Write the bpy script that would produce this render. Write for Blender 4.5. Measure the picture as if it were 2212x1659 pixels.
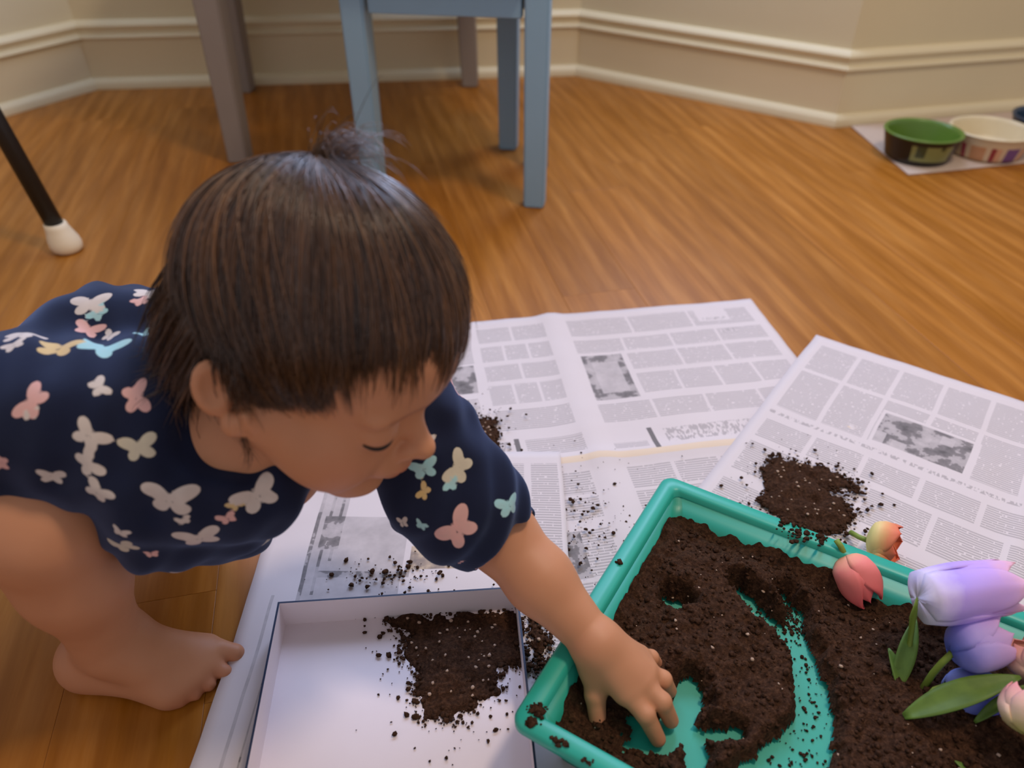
import bpy, bmesh, math, random
import numpy as np
from mathutils import Vector, Matrix, noise
from mathutils.bvhtree import BVHTree

for _o in list(bpy.data.objects):
    bpy.data.objects.remove(_o)
scene = bpy.context.scene
COL = scene.collection
R_ = math.radians

# ------------------------------------------------------------------ camera
FPX, PITCH, CAMH = 1650.0, R_(37.0), 0.60
cam_d = bpy.data.cameras.new('camera')
cam = bpy.data.objects.new('camera', cam_d)
COL.objects.link(cam)
cam.location = (0, 0, CAMH)
cam.rotation_euler = (R_(90) - PITCH, 0, 0)
cam_d.sensor_width = 36.0
cam_d.lens = FPX / 2212.0 * 36.0
cam_d.clip_start = 0.02
cam_d.dof.use_dof = True
cam_d.dof.focus_distance = 0.68
cam_d.dof.aperture_fstop = 4.2
scene.camera = cam

# ------------------------------------------------------------------ world, lamps, exposure
world = bpy.data.worlds.new('world')
scene.world = world
world.use_nodes = True
world.node_tree.nodes['Background'].inputs[0].default_value = (1.0, 0.95, 0.99, 1)
world.node_tree.nodes['Background'].inputs[1].default_value = 0.44


def area(name, loc, target, size, power, color, size_y=None, shape='RECTANGLE'):
    d = bpy.data.lights.new(name, 'AREA')
    d.shape = shape
    d.size = size
    if size_y:
        d.size_y = size_y
    d.energy = power
    d.color = color
    o = bpy.data.objects.new(name, d)
    COL.objects.link(o)
    o.location = loc
    o.rotation_euler = (Vector(target) - Vector(loc)).to_track_quat('-Z', 'Y').to_euler()
    return o


area('ceiling_lamp_light', (0.75, 0.55, 2.35), (0.3, 0.75, 0), 0.34, 21.0, (1.0, 0.80, 0.60), shape='DISK')
area('window_daylight', (-0.46, 2.19, 1.45), (-0.2, 0.6, 0.3), 0.92, 30.0, (0.50, 0.65, 1.0), 1.15)
area('window_daylight', (0.50, 2.02, 1.45), (0.1, 0.6, 0.3), 0.42, 24.0, (0.50, 0.65, 1.0), 1.15)

scene.view_settings.view_transform = 'Standard'
scene.view_settings.look = 'None'
scene.view_settings.gamma = 1.0
scene.view_settings.use_curve_mapping = False
scene.view_settings.exposure = 0.0

# ------------------------------------------------------------------ picture-to-place helpers (survey of the photograph)
_c, _s = math.cos(PITCH), math.sin(PITCH)


def ray(x, y):
    u, v = (x - 1106.0) / FPX, (y - 829.5) / FPX
    return np.array([u, _c - v * _s, -_s - v * _c])


def g(x, y, z=0.0):
    d = ray(x, y)
    return np.array([0, 0, CAMH]) + d * ((z - CAMH) / d[2])


def P(x, y, k):
    return np.array([0, 0, CAMH]) + ray(x, y) * k


# ------------------------------------------------------------------ mesh and object helpers
def link(name, me, mat=None, parent=None, smooth=True):
    o = bpy.data.objects.new(name, me)
    COL.objects.link(o)
    if mat is not None:
        for m in (mat if isinstance(mat, (list, tuple)) else [mat]):
            me.materials.append(m)
    if parent is not None:
        o.parent = parent
    if smooth and len(me.polygons):
        me.polygons.foreach_set('use_smooth', [True] * len(me.polygons))
    return o


def from_py(name, verts, faces, mat=None, parent=None, smooth=True):
    me = bpy.data.meshes.new(name)
    me.from_pydata([tuple(map(float, v)) for v in verts], [], [tuple(map(int, f)) for f in faces])
    me.update()
    return link(name, me, mat, parent, smooth)


def from_bm(name, bm, mat=None, parent=None, smooth=False):
    me = bpy.data.meshes.new(name)
    bmesh.ops.recalc_face_normals(bm, faces=bm.faces)
    bm.to_mesh(me)
    bm.free()
    return link(name, me, mat, parent, smooth)


def tag(o, label=None, cat=None, group=None, kind=None):
    if label: o['label'] = label
    if cat: o['category'] = cat
    if group: o['group'] = group
    if kind: o['kind'] = kind
    return o


def empty(name, loc=(0, 0, 0), rz=0.0):
    o = bpy.data.objects.new(name, None)
    COL.objects.link(o)
    o.location = tuple(float(v) for v in loc)
    o.rotation_euler = (0, 0, rz)
    o.empty_display_size = 0.05
    return o


def bm_box(bm, x0, x1, y0, y1, z0, z1, bev=0.0, mat=None, top=None):
    """box; top=(sx,sy) scales the lower end for a taper"""
    r = bmesh.ops.create_cube(bm, size=1.0)
    vs = r['verts']
    for v in vs:
        sx = sy = 1.0
        if top and v.co.z < 0:
            sx, sy = top
        v.co = Vector(((x0 + x1) / 2 + v.co.x * (x1 - x0) * sx, (y0 + y1) / 2 + v.co.y * (y1 - y0) * sy,
                       (z0 + z1) / 2 + v.co.z * (z1 - z0)))
    if bev > 0:
        es = list({e for v in vs for e in v.link_edges})
        bmesh.ops.bevel(bm, geom=es, offset=bev, segments=2, affect='EDGES', profile=0.5)
    if mat is not None:
        bmesh.ops.transform(bm, matrix=mat, verts=[v for v in vs if v.is_valid])
    return bm


def lathe(profile, n=40):
    """profile [(r,z)...] -> verts, faces"""
    V, F = [], []
    m = len(profile)
    for i in range(n):
        a = 2 * math.pi * i / n
        for r, z in profile:
            V.append((r * math.cos(a), r * math.sin(a), z))
    for i in range(n):
        j = (i + 1) % n
        for k in range(m - 1):
            F.append((i * m + k, j * m + k, j * m + k + 1, i * m + k + 1))
    return V, F


def tube(pts, rads, n=8, cap=True):
    pts = [np.array(p, float) for p in pts]
    V, F = [], []
    up = np.array([0.13, 0.21, 0.97])
    for i, p in enumerate(pts):
        t = pts[min(i + 1, len(pts) - 1)] - pts[max(i - 1, 0)]
        t = t / (np.linalg.norm(t) + 1e-9)
        a = np.cross(t, up)
        a /= np.linalg.norm(a) + 1e-9
        b = np.cross(t, a)
        r = rads[i] if hasattr(rads, '__len__') else rads
        for j in range(n):
            th = 2 * math.pi * j / n
            V.append(p + r * (math.cos(th) * a + math.sin(th) * b))
    for i in range(len(pts) - 1):
        for j in range(n):
            k = (j + 1) % n
            F.append((i * n + j, i * n + k, (i + 1) * n + k, (i + 1) * n + j))
    if cap:
        F.append(tuple(range(n))[::-1])
        F.append(tuple((len(pts) - 1) * n + j for j in range(n)))
    return V, F


def add_attr(me, name, typ, dom, data):
    a = me.attributes.new(name, typ, dom)
    key = 'color' if 'COLOR' in typ else 'value'
    a.data.foreach_set(key, np.asarray(data, dtype=np.float32).ravel())


# ------------------------------------------------------------------ implicit surfaces for the organic shapes
class Field:
    def __init__(self, lo, hi, h):
        self.lo = np.array(lo, float)
        self.h = h
        self.n = np.ceil((np.array(hi, float) - self.lo) / h).astype(int) + 1
        self.V = np.full(self.n, 0.08, np.float32)

    def _sl(self, lo, hi):
        a = np.clip(np.floor((lo - self.lo) / self.h).astype(int), 0, self.n)
        b = np.clip(np.ceil((hi - self.lo) / self.h).astype(int) + 1, 0, self.n)
        if np.any(b <= a):
            return None
        ax = [(self.lo[i] + self.h * np.arange(a[i], b[i])).astype(np.float32) for i in range(3)]
        X, Y, Z = np.meshgrid(*ax, indexing='ij', sparse=True)
        return tuple(slice(a[i], b[i]) for i in range(3)), X, Y, Z

    def _mix(self, sl, d, k, sub):
        v = self.V[sl]
        if sub:
            d = -d
            hh = np.clip(0.5 - 0.5 * (v - d) / k, 0, 1) if k > 0 else None
            self.V[sl] = np.maximum(v, d) if k <= 0 else v + (d - v) * hh + k * hh * (1 - hh)
        else:
            hh = np.clip(0.5 + 0.5 * (d - v) / k, 0, 1)
            self.V[sl] = d + (v - d) * hh - k * hh * (1 - hh)

    def cap(self, a, b, ra, rb, k=0.008, sub=False):
        a, b = np.array(a, float), np.array(b, float)
        m = max(ra, rb) + k + 0.02
        q = self._sl(np.minimum(a, b) - m, np.maximum(a, b) + m)
        if q is None: return
        sl, X, Y, Z = q
        ab = b - a
        t = np.clip(((X - a[0]) * ab[0] + (Y - a[1]) * ab[1] + (Z - a[2]) * ab[2]) / (ab @ ab + 1e-12), 0, 1)
        d = np.sqrt((X - a[0] - t * ab[0]) ** 2 + (Y - a[1] - t * ab[1]) ** 2 + (Z - a[2] - t * ab[2]) ** 2) - (ra + (rb - ra) * t)
        self._mix(sl, d.astype(np.float32), k, sub)

    def ell(self, c, r, k=0.008, M=None, sub=False):
        c = np.array(c, float)
        r = np.array(r if hasattr(r, '__len__') else (r, r, r), float)
        m = r.max() + k + 0.02
        q = self._sl(c - m, c + m)
        if q is None: return
        sl, X, Y, Z = q
        X, Y, Z = X - c[0], Y - c[1], Z - c[2]
        if M is not None:
            M = np.array(M)      # columns = axes
            X, Y, Z = (M[0, i] * X + M[1, i] * Y + M[2, i] * Z for i in range(3))
        k0 = np.sqrt((X / r[0]) ** 2 + (Y / r[1]) ** 2 + (Z / r[2]) ** 2)
        k1 = np.sqrt((X / r[0] ** 2) ** 2 + (Y / r[1] ** 2) ** 2 + (Z / r[2] ** 2) ** 2) + 1e-9
        self._mix(sl, (k0 * (k0 - 1) / k1).astype(np.float32), k, sub)

    def mesh(self, smooth=1):
        V, h = self.V, self.h
        s = V < 0
        c = np.zeros(np.array(V.shape) - 1, np.int8)
        corners = [(i, j, k) for i in (0, 1) for j in (0, 1) for k in (0, 1)]
        for i, j, k in corners:
            c += s[i:s.shape[0] - 1 + i, j:s.shape[1] - 1 + j, k:s.shape[2] - 1 + k]
        act = (c > 0) & (c < 8)
        idx = np.full(act.shape, -1, np.int64)
        I = np.argwhere(act)
        idx[act] = np.arange(len(I))
        acc = np.zeros((len(I), 3)); cnt = np.zeros(len(I))
        cv = {q: V[I[:, 0] + q[0], I[:, 1] + q[1], I[:, 2] + q[2]] for q in corners}
        for a in corners:
            for d in range(3):
                if a[d] == 0:
                    b = list(a); b[d] = 1; b = tuple(b)
                    va, vb = cv[a], cv[b]
                    m = (va < 0) != (vb < 0)
                    t = np.where(m, va / np.where(va - vb == 0, 1, va - vb), 0)
                    p = np.array(a, float)[None] + t[:, None] * (np.array(b) - np.array(a))[None]
                    acc[m] += p[m]; cnt[m] += 1
        verts = self.lo + h * (I + acc / cnt[:, None])
        F = []
        for d in range(3):
            u, v = (d + 1) % 3, (d + 2) % 3
            A = [slice(1, -1)] * 3; B = [slice(1, -1)] * 3
            A[d] = slice(0, -1); B[d] = slice(1, None)
            sa, sb = s[tuple(A)], s[tuple(B)]
            E = np.argwhere(sa != sb)
            if not len(E): continue
            off = np.array([1, 1, 1]); off[d] = 0
            base = E + off

            def cell(du, dv):
                q = base.copy(); q[:, u] += du; q[:, v] += dv
                return idx[q[:, 0], q[:, 1], q[:, 2]]
            quad = np.stack([cell(-1, -1), cell(0, -1), cell(0, 0), cell(-1, 0)], 1)
            fl = ~sa[E[:, 0], E[:, 1], E[:, 2]]
            quad[fl] = quad[fl][:, ::-1]
            F.append(quad)
        F = np.concatenate(F)
        F = F[(F >= 0).all(1)]
        for _ in range(smooth):
            a = np.zeros_like(verts); n = np.zeros(len(verts))
            for i in range(4):
                p, q = F[:, i], F[:, (i + 1) % 4]
                for w in (0, 1, 2):
                    a[:, w] += np.bincount(p, verts[q, w], len(verts)) + np.bincount(q, verts[p, w], len(verts))
                n += np.bincount(p, minlength=len(verts)) + np.bincount(q, minlength=len(verts))
            verts = 0.5 * verts + 0.5 * a / np.maximum(n, 1)[:, None]
        return verts, F


def np_mesh(name, verts, F):
    me = bpy.data.meshes.new(name)
    me.vertices.add(len(verts))
    me.vertices.foreach_set('co', np.asarray(verts, np.float32).ravel())
    me.loops.add(F.size)
    me.loops.foreach_set('vertex_index', F.astype(np.int32).ravel())
    me.polygons.add(len(F))
    me.polygons.foreach_set('loop_start', (np.arange(len(F)) * F.shape[1]).astype(np.int32))
    me.update(calc_edges=True)
    me.validate()
    return me


def fbm(x, y, sc, seed=0.0, oct=3):
    return noise.fractal(Vector((x * sc + seed, y * sc - seed * 1.7, seed * 0.37)), 0.9, 2.1, oct)


# ------------------------------------------------------------------ materials
class NT:
    def __init__(self, name, rough=0.6, spec=0.4):
        self.m = bpy.data.materials.new(name)
        self.m.use_nodes = True
        self.t = self.m.node_tree
        self.b = self.t.nodes['Principled BSDF']
        self.b.inputs['Roughness'].default_value = rough
        self.b.inputs['Specular IOR Level'].default_value = spec

    def n(self, typ, **kw):
        q = self.t.nodes.new(typ)
        for k, v in kw.items():
            if k.startswith('i_'):
                key = k[2:]
                key = int(key) if key.isdigit() else key.replace('_', ' ')
                q.inputs[key].default_value = v
            else:
                setattr(q, k, v)
        return q

    def l(self, a, b):
        self.t.links.new(a, b)

    def attr(self, name):
        return self.n('ShaderNodeAttribute', attribute_name=name)

    def mix(self, fac, a, b, blend='MIX'):
        q = self.n('ShaderNodeMix', data_type='RGBA', blend_type=blend)
        for sock, val in ((q.inputs[0], fac), (q.inputs[6], a), (q.inputs[7], b)):
            if hasattr(val, 'is_linked') or hasattr(val, 'links'):
                self.l(val, sock)
            elif isinstance(val, (int, float)):
                sock.default_value = val
            else:
                sock.default_value = (*val, 1) if len(val) == 3 else val
        return q.outputs[2]

    def math(self, op, a, b=None, c=None, clamp=False):
        q = self.n('ShaderNodeMath', operation=op, use_clamp=clamp)
        for i, v in enumerate((a, b, c)):
            if v is None: continue
            if hasattr(v, 'links'): self.l(v, q.inputs[i])
            else: q.inputs[i].default_value = v
        return q.outputs[0]

    def noise(self, vec, scale, detail=3.0, rough=0.55):
        q = self.n('ShaderNodeTexNoise')
        q.inputs['Scale'].default_value = scale
        q.inputs['Detail'].default_value = detail
        q.inputs['Roughness'].default_value = rough
        if vec is not None: self.l(vec, q.inputs['Vector'])
        return q.outputs[0]

    def ramp(self, fac, stops):
        q = self.n('ShaderNodeValToRGB')
        e = q.color_ramp.elements
        while len(e) < len(stops): e.new(0.5)
        for i, (p, c) in enumerate(stops):
            e[i].position = p
            e[i].color = (*c, 1)
        self.l(fac, q.inputs[0])
        return q.outputs[0]

    def col(self, s):
        if hasattr(s, 'links'): self.l(s, self.b.inputs['Base Color'])
        else: self.b.inputs['Base Color'].default_value = (*s, 1)
        return self

    def bump(self, h, strength=0.3, dist=0.002):
        q = self.n('ShaderNodeBump')
        q.inputs['Strength'].default_value = strength
        q.inputs['Distance'].default_value = dist
        self.l(h, q.inputs['Height'])
        self.l(q.outputs[0], self.b.inputs['Normal'])
        return self

    def obj(self):
        return self.n('ShaderNodeTexCoord').outputs['Object']


def srgb(r, g_, b):
    f = lambda c: (c / 255.0 / 12.92) if c / 255.0 <= 0.04045 else ((c / 255.0 + 0.055) / 1.055) ** 2.4
    return (f(r), f(g_), f(b))


def plain(name, c, rough=0.6, spec=0.4, var=0.08, scale=30.0, bump=0.0, bs=200.0):
    m = NT(name, rough, spec)
    o = m.obj()
    n = m.noise(o, scale)
    m.col(m.mix(n, [v * (1 - var) for v in c], [min(1, v * (1 + var)) for v in c]))
    if bump: m.bump(m.noise(o, bs), bump, 0.001)
    return m.m

# ================================================================== THE ROOM
def wood_mat():
    m = NT('oak_laminate', 0.42, 0.35)
    o = m.obj()
    info = m.n('ShaderNodeObjectInfo')
    add = m.n('ShaderNodeVectorMath', operation='ADD')
    sc = m.n('ShaderNodeVectorMath', operation='SCALE')
    comb = m.n('ShaderNodeCombineXYZ')
    m.l(info.outputs['Random'], comb.inputs[0]); m.l(info.outputs['Random'], comb.inputs[1])
    m.l(comb.outputs[0], sc.inputs[0]); sc.inputs['Scale'].default_value = 17.0
    m.l(o, add.inputs[0]); m.l(sc.outputs[0], add.inputs[1])
    mp = m.n('ShaderNodeMapping'); mp.inputs['Scale'].default_value = (1.0, 0.075, 1.0)
    m.l(add.outputs[0], mp.inputs[0])
    wob = m.noise(add.outputs[0], 5.0, 2.0)
    w2 = m.n('ShaderNodeVectorMath', operation='SCALE'); m.l(mp.outputs[0], w2.inputs[0]); w2.inputs['Scale'].default_value = 1.0
    n1 = m.noise(mp.outputs[0], 42.0, 5.0, 0.6)
    n2 = m.noise(mp.outputs[0], 160.0, 3.0, 0.6)
    mp2 = m.n('ShaderNodeMapping'); mp2.inputs['Scale'].default_value = (1.0, 0.16, 1.0)
    m.l(add.outputs[0], mp2.inputs[0])
    wv = m.n('ShaderNodeTexWave', wave_type='RINGS', rings_direction='Z')
    wv.inputs['Scale'].default_value = 9.0; wv.inputs['Distortion'].default_value = 5.0
    wv.inputs['Detail'].default_value = 2.0; wv.inputs['Detail Scale'].default_value = 1.6
    m.l(mp2.outputs[0], wv.inputs[0])
    base = m.ramp(n1, [(0.28, srgb(142, 89, 37)), (0.5, srgb(168, 112, 59)), (0.72, srgb(190, 134, 78))])
    base = m.mix(m.math('MULTIPLY', wv.outputs[1], 0.30), base, srgb(120, 72, 34))
    base = m.mix(m.math('MULTIPLY', n2, 0.30), base, srgb(112, 66, 30))
    tone = m.n('ShaderNodeHueSaturation'); m.l(base, tone.inputs['Color'])
    v = m.math('MULTIPLY_ADD', info.outputs['Random'], 0.16, 0.96)
    m.l(v, tone.inputs['Value']); tone.inputs['Saturation'].default_value = 1.08
    m.col(tone.outputs[0])
    rr = m.math('MULTIPLY_ADD', n2, 0.15, 0.34); m.l(rr, m.b.inputs['Roughness'])
    m.bump(n2, 0.06, 0.001)
    return m.m


M_WOOD = wood_mat()
M_SUB = plain('floor_underlay', srgb(70, 44, 24), 0.8)
M_WALL = plain('wall_paint', srgb(216, 203, 168), 0.75, 0.25, 0.03, 6.0, 0.05, 350)
M_TRIM = plain('trim_paint', srgb(222, 208, 172), 0.45, 0.4, 0.025, 8.0, 0.03, 250)

floor_bm = bmesh.new(); bm_box(floor_bm, -2.6, 2.6, -0.6, 2.9, -0.06, -0.012)
floor = tag(from_bm('floor', floor_bm, M_SUB), kind='structure')
ANG = R_(12.4)
D_ = np.array([-math.sin(ANG), math.cos(ANG)]); N_ = np.array([math.cos(ANG), math.sin(ANG)])
PW, PL = 0.118, 1.21
_pb = bmesh.new(); bm_box(_pb, -PW / 2 + 0.0001, PW / 2 - 0.0001, -PL / 2 + 0.0001, PL / 2 - 0.0001, -0.012, 0.0, 0.00035)
_pm = bpy.data.meshes.new('plank'); bmesh.ops.recalc_face_normals(_pb, faces=_pb.faces); _pb.to_mesh(_pm); _pb.free(); _pm.materials.append(M_WOOD)
rnd = random.Random(4)
for i in range(-17, 18):
    off = rnd.random() * PL
    for j in range(-2, 4):
        c = N_ * (i * PW) + D_ * (j * PL + off)
        if not (-2.0 < c[0] < 2.0 and -0.5 < c[1] < 2.75): continue
        q = bpy.data.objects.new('plank', _pm); COL.objects.link(q)
        q.location = (c[0], c[1], 0); q.rotation_euler = (0, 0, ANG); q.parent = floor

# wall line, left to right, along the foot of the skirting
W1, W2, W3 = g(208, 191)[:2], g(1245, 161)[:2], g(1800, 272)[:2]
_d0 = g(0, 252)[:2] - W1; _d4 = g(2212, 236)[:2] - W3
W0 = W1 + _d0 / np.linalg.norm(_d0) * 1.1
W4 = W3 + _d4 / np.linalg.norm(_d4) * 1.3
WL = [W0, W1, W2, W3, W4]
SIDES = ['left', 'back', 'right', 'far_right']


def inward(a, b):
    d = (b - a) / np.linalg.norm(b - a)
    return np.array([d[1], -d[0]])


def mitre(i, off):
    """point i of the wall line moved 'off' into the room, mitred"""
    if i == 0: return WL[0] + inward(WL[0], WL[1]) * off
    if i == 4: return WL[4] + inward(WL[3], WL[4]) * off
    n1, n2 = inward(WL[i - 1], WL[i]), inward(WL[i], WL[i + 1])
    h = (n1 + n2); h /= np.linalg.norm(h)
    return WL[i] + h * (off / (h @ n1))


def sweep(name, i, prof, mat, parent=None):
    n = len(prof)
    V, F = [], []
    for e in (i, i + 1):
        for d, z in prof:
            p = mitre(e, d - 0.016); V.append((p[0], p[1], z))
    for k in range(n):
        F.append((k, (k + 1) % n, n + (k + 1) % n, n + k))
    F.append(tuple(range(n))[::-1]); F.append(tuple(range(n, 2 * n)))
    return from_py(name, V, F, mat, parent, smooth=False)


def wall_piece(bm, i, t0, t1, z0, z1):
    """slab of wall i between fractions t0..t1"""
    a0, b0 = mitre(i, -0.016), mitre(i + 1, -0.016)
    a1, b1 = mitre(i, -0.12), mitre(i + 1, -0.12)
    L = lambda a, b, t: a + (b - a) * t
    q = [L(a0, b0, t0), L(a0, b0, t1), L(a1, b1, t1), L(a1, b1, t0)]
    vs = [bm.verts.new((p[0], p[1], z)) for z in (z0, z1) for p in q]
    for f in ((0, 1, 2, 3), (4, 5, 6, 7), (0, 1, 5, 4), (1, 2, 6, 5), (2, 3, 7, 6), (3, 0, 4, 7)):
        bm.faces.new([vs[k] for k in f])


for i, sd in enumerate(SIDES):
    bm = bmesh.new()
    if sd in ('back', 'right'):
        wall_piece(bm, i, 0, 1, -0.012, 0.86); wall_piece(bm, i, 0, 1, 2.04, 2.45)
        wall_piece(bm, i, 0, 0.13, 0.86, 2.04); wall_piece(bm, i, 0.87, 1, 0.86, 2.04)
    else:
        wall_piece(bm, i, 0, 1, -0.012, 2.45)
    tag(from_bm('wall_' + sd, bm, M_WALL), kind='structure')
    bb = sweep('baseboard_' + sd, i, [(0, 0), (0.014, 0), (0.014, 0.122), (0, 0.122)], M_TRIM)
    tag(bb, kind='structure')
    sweep('shoe_moulding', i, [(0.0141, 0.0), (0.031, 0.0), (0.031, 0.006), (0.029, 0.016), (0.024, 0.023), (0.017, 0.027), (0.0141, 0.027)], M_TRIM, bb)
    sweep('cap_moulding', i, [(0, 0.1221), (0.019, 0.1221), (0.0215, 0.126), (0.0195, 0.131), (0.0135, 0.1335), (0.0125, 0.143), (0.0165, 0.147),
                              (0.018, 0.153), (0.015, 0.158), (0.008, 0.164), (0, 0.166)], M_TRIM, bb)

for wi, (i, nm) in enumerate(((1, 'window_1'), (2, 'window_2'))):
    bm = bmesh.new()
    for t0, t1, z0, z1 in ((0.13, 0.17, 0.86, 2.04), (0.83, 0.87, 0.86, 2.04), (0.17, 0.83, 0.86, 0.91), (0.17, 0.83, 1.99, 2.04), (0.17, 0.83, 1.42, 1.46)):
        wall_piece(bm, i, t0, t1, z0, z1)
    tag(from_bm(nm, bm, M_TRIM), kind='structure')

# ================================================================== FURNITURE
M_BLUE = plain('blue_paint', srgb(140, 172, 194), 0.45, 0.4, 0.05, 14.0, 0.05, 120)
M_GREY = plain('grey_paint', srgb(146, 136, 128), 0.5, 0.35, 0.05, 12.0, 0.05, 120)
M_BLACK = plain('black_metal', srgb(28, 27, 26), 0.4, 0.5, 0.1)
M_RUBBER = plain('white_rubber', srgb(232, 214, 184), 0.55, 0.4, 0.04)

# blue chair: front legs near the camera, back out of the frame above
fl, fr, rr = g(812, 418)[:2], g(1155, 441)[:2], g(1099, 318)[:2]
rl = fl + (rr - fr) * 1.0
ch = empty('chair', (*((fl + fr + rr + rl) / 4), 0))
tag(ch, 'pale blue painted wooden chair with square legs behind the child', 'chair')
_cx, _cy = ch.location.x, ch.location.y
M_ch = [np.array(q) - np.array([_cx, _cy]) for q in (fl, fr, rr, rl)]
ax = (M_ch[1] - M_ch[0]) / np.linalg.norm(M_ch[1] - M_ch[0])
ca = math.atan2(ax[1], ax[0])


def leg(name, pos, w0, w1, z0, z1, mat, parent, ang=0.0, lean=(0, 0)):
    bm = bmesh.new()
    bm_box(bm, -w1 / 2, w1 / 2, -w1 / 2, w1 / 2, z0, z1, 0.0)
    for v in bm.verts:
        if v.co.z < (z0 + z1) / 2:
            v.co.x *= w0 / w1; v.co.y *= w0 / w1
        else:
            v.co.x += lean[0]; v.co.y += lean[1]
    bmesh.ops.bevel(bm, geom=bm.edges[:], offset=0.003, segments=2, affect='EDGES')
    o = from_bm(name, bm, mat, parent)
    o.location = (pos[0], pos[1], 0); o.rotation_euler = (0, 0, ang)
    return o


for k, q in enumerate(M_ch):
    leg('leg', q, 0.038, 0.044, 0.0, 0.80 if k < 2 else 0.39, M_BLUE, ch, ca)


def rail(name, a, b, th, z0, z1, mat, parent, inset=0.026, off=0.0):
    d = b - a; L = np.linalg.norm(d); n = d / L
    bm = bmesh.new(); bm_box(bm, inset, L - inset, -th / 2 + off, th / 2 + off, z0, z1, 0.002)
    o = from_bm(name, bm, mat, parent)
    o.location = (a[0], a[1], 0); o.rotation_euler = (0, 0, math.atan2(n[1], n[0]))
    return o


for a, b in ((0, 1), (1, 2), (2, 3), (3, 0)):
    rail('apron_rail', M_ch[a], M_ch[b], 0.022, 0.325, 0.389, M_BLUE, ch)
for z in (0.55, 0.68):
    rail('back_slat', M_ch[0], M_ch[1], 0.018, z, z + 0.07, M_BLUE, ch)
_sb = bmesh.new(); bm_box(_sb, -0.195, 0.195, -0.19, 0.165, 0.391, 0.413, 0.006)
_so = from_bm('seat', _sb, M_BLUE, ch); _so.rotation_euler = (0, 0, ca)

# grey table against the back wall
t_fl, t_bl, t_br = g(521, 345)[:2], g(531, 196)[:2], g(1016, 184)[:2]
t_fr = g(1162, 356)[:2]
tb = empty('table', (*((t_fl + t_br) / 2), 0))
tag(tb, 'taupe grey wooden table standing against the back skirting board', 'table')
M_tb = [np.array(q) - np.array([tb.location.x, tb.location.y]) for q in (t_fl, t_fr, t_br, t_bl)]
axt = (M_tb[1] - M_tb[0]); cta = math.atan2(axt[1], axt[0])
for k, q in enumerate(M_tb):
    leg('leg', q, 0.042, 0.055, 0, 0.56, M_GREY, tb, cta, lean=(0.012 if k in (0, 3) else -0.012, 0))
for a, b in ((0, 1), (1, 2), (2, 3), (3, 0)):
    rail('apron_rail', M_tb[a], M_tb[b], 0.022, 0.48, 0.559, M_GREY, tb)
_sb = bmesh.new(); bm_box(_sb, -0.39, 0.39, -0.325, 0.305, 0.561, 0.585, 0.005)
_so = from_bm('tabletop', _sb, M_GREY, tb); _so.rotation_euler = (0, 0, cta)

# black three-legged metal stool, only one leg reaches into the picture
s0 = g(150, 541, 0.0)[:2]
_t = P(-40, 205, 1.18)
SEAT_Z = 0.60
_d = (_t - np.array([s0[0], s0[1], 0.0])); _top = s0 + _d[:2] / _d[2] * SEAT_Z
sc_ = _top + np.array([-0.135, 0.0])
st = empty('stool', (sc_[0], sc_[1], 0))
tag(st, 'black metal stool, its slanted leg with white rubber foot entering at left', 'stool')
_f0 = s0 - sc_; _t0 = (_top - sc_)
for k in range(3):
    a = R_((0, 125, -125)[k])
    rot = lambda q: np.array([q[0] * math.cos(a) - q[1] * math.sin(a), q[0] * math.sin(a) + q[1] * math.cos(a)])
    f2, t2_ = rot(_f0), rot(_t0)
    bot = np.array([f2[0], f2[1], 0.0]); top = np.array([t2_[0], t2_[1], SEAT_Z]); dirv = (top - bot) / np.linalg.norm(top - bot)
    V, F = tube([bot + dirv * 0.030, (bot + top) / 2, top], 0.0145, 20)
    lg = from_py('leg', V, F, M_BLACK, st)
    prof = [(0.0, 0.0), (0.018, 0.0), (0.0235, 0.004), (0.0255, 0.012), (0.0245, 0.021), (0.021, 0.031), (0.0185, 0.040), (0.0175, 0.047), (0.0148, 0.0475), (0.0, 0.0475)]
    V, F = lathe(prof, 28)
    V = [np.array([x + bot[0] + dirv[0] / dirv[2] * z * 0.9, y + bot[1] + dirv[1] / dirv[2] * z * 0.9, z]) for x, y, z in V]
    from_py('rubber_foot', V, F, M_RUBBER, lg)
V, F = lathe([(0.0, SEAT_Z - 0.004), (0.135, SEAT_Z - 0.004), (0.150, SEAT_Z), (0.152, SEAT_Z + 0.012), (0.145, SEAT_Z + 0.022), (0.06, SEAT_Z + 0.028), (0.0, SEAT_Z + 0.029)], 40)
from_py('seat', V, F, M_BLACK, st)

# ================================================================== PET BOWLS ON A MAT
M_MAT = plain('mat_fabric', srgb(196, 176, 160), 0.85, 0.2, 0.06, 60, 0.2, 500)
m0, m1 = g(1830, 272)[:2], g(1962, 380)[:2]
dm = _d4 / np.linalg.norm(_d4)
nm_ = inward(W3, W4)
mat_a = W3 + nm_ * 0.018 + dm * 0.035
bm = bmesh.new()
q = [mat_a, mat_a + dm * 0.62, m1 + dm * 0.60, m1]
vs = [bm.verts.new((p[0], p[1], z)) for z in (0.0005, 0.004) for p in q]
for f in ((3, 2, 1, 0), (4, 5, 6, 7), (0, 1, 5, 4), (1, 2, 6, 5), (2, 3, 7, 6), (3, 0, 4, 7)):
    bm.faces.new([vs[k] for k in f])
bmesh.ops.bevel(bm, geom=bm.edges[:], offset=0.001, segments=1, affect='EDGES')
tag(from_bm('feeding_mat', bm, M_MAT), 'pale grey-pink mat on the floor under the pet bowls', 'mat')


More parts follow.
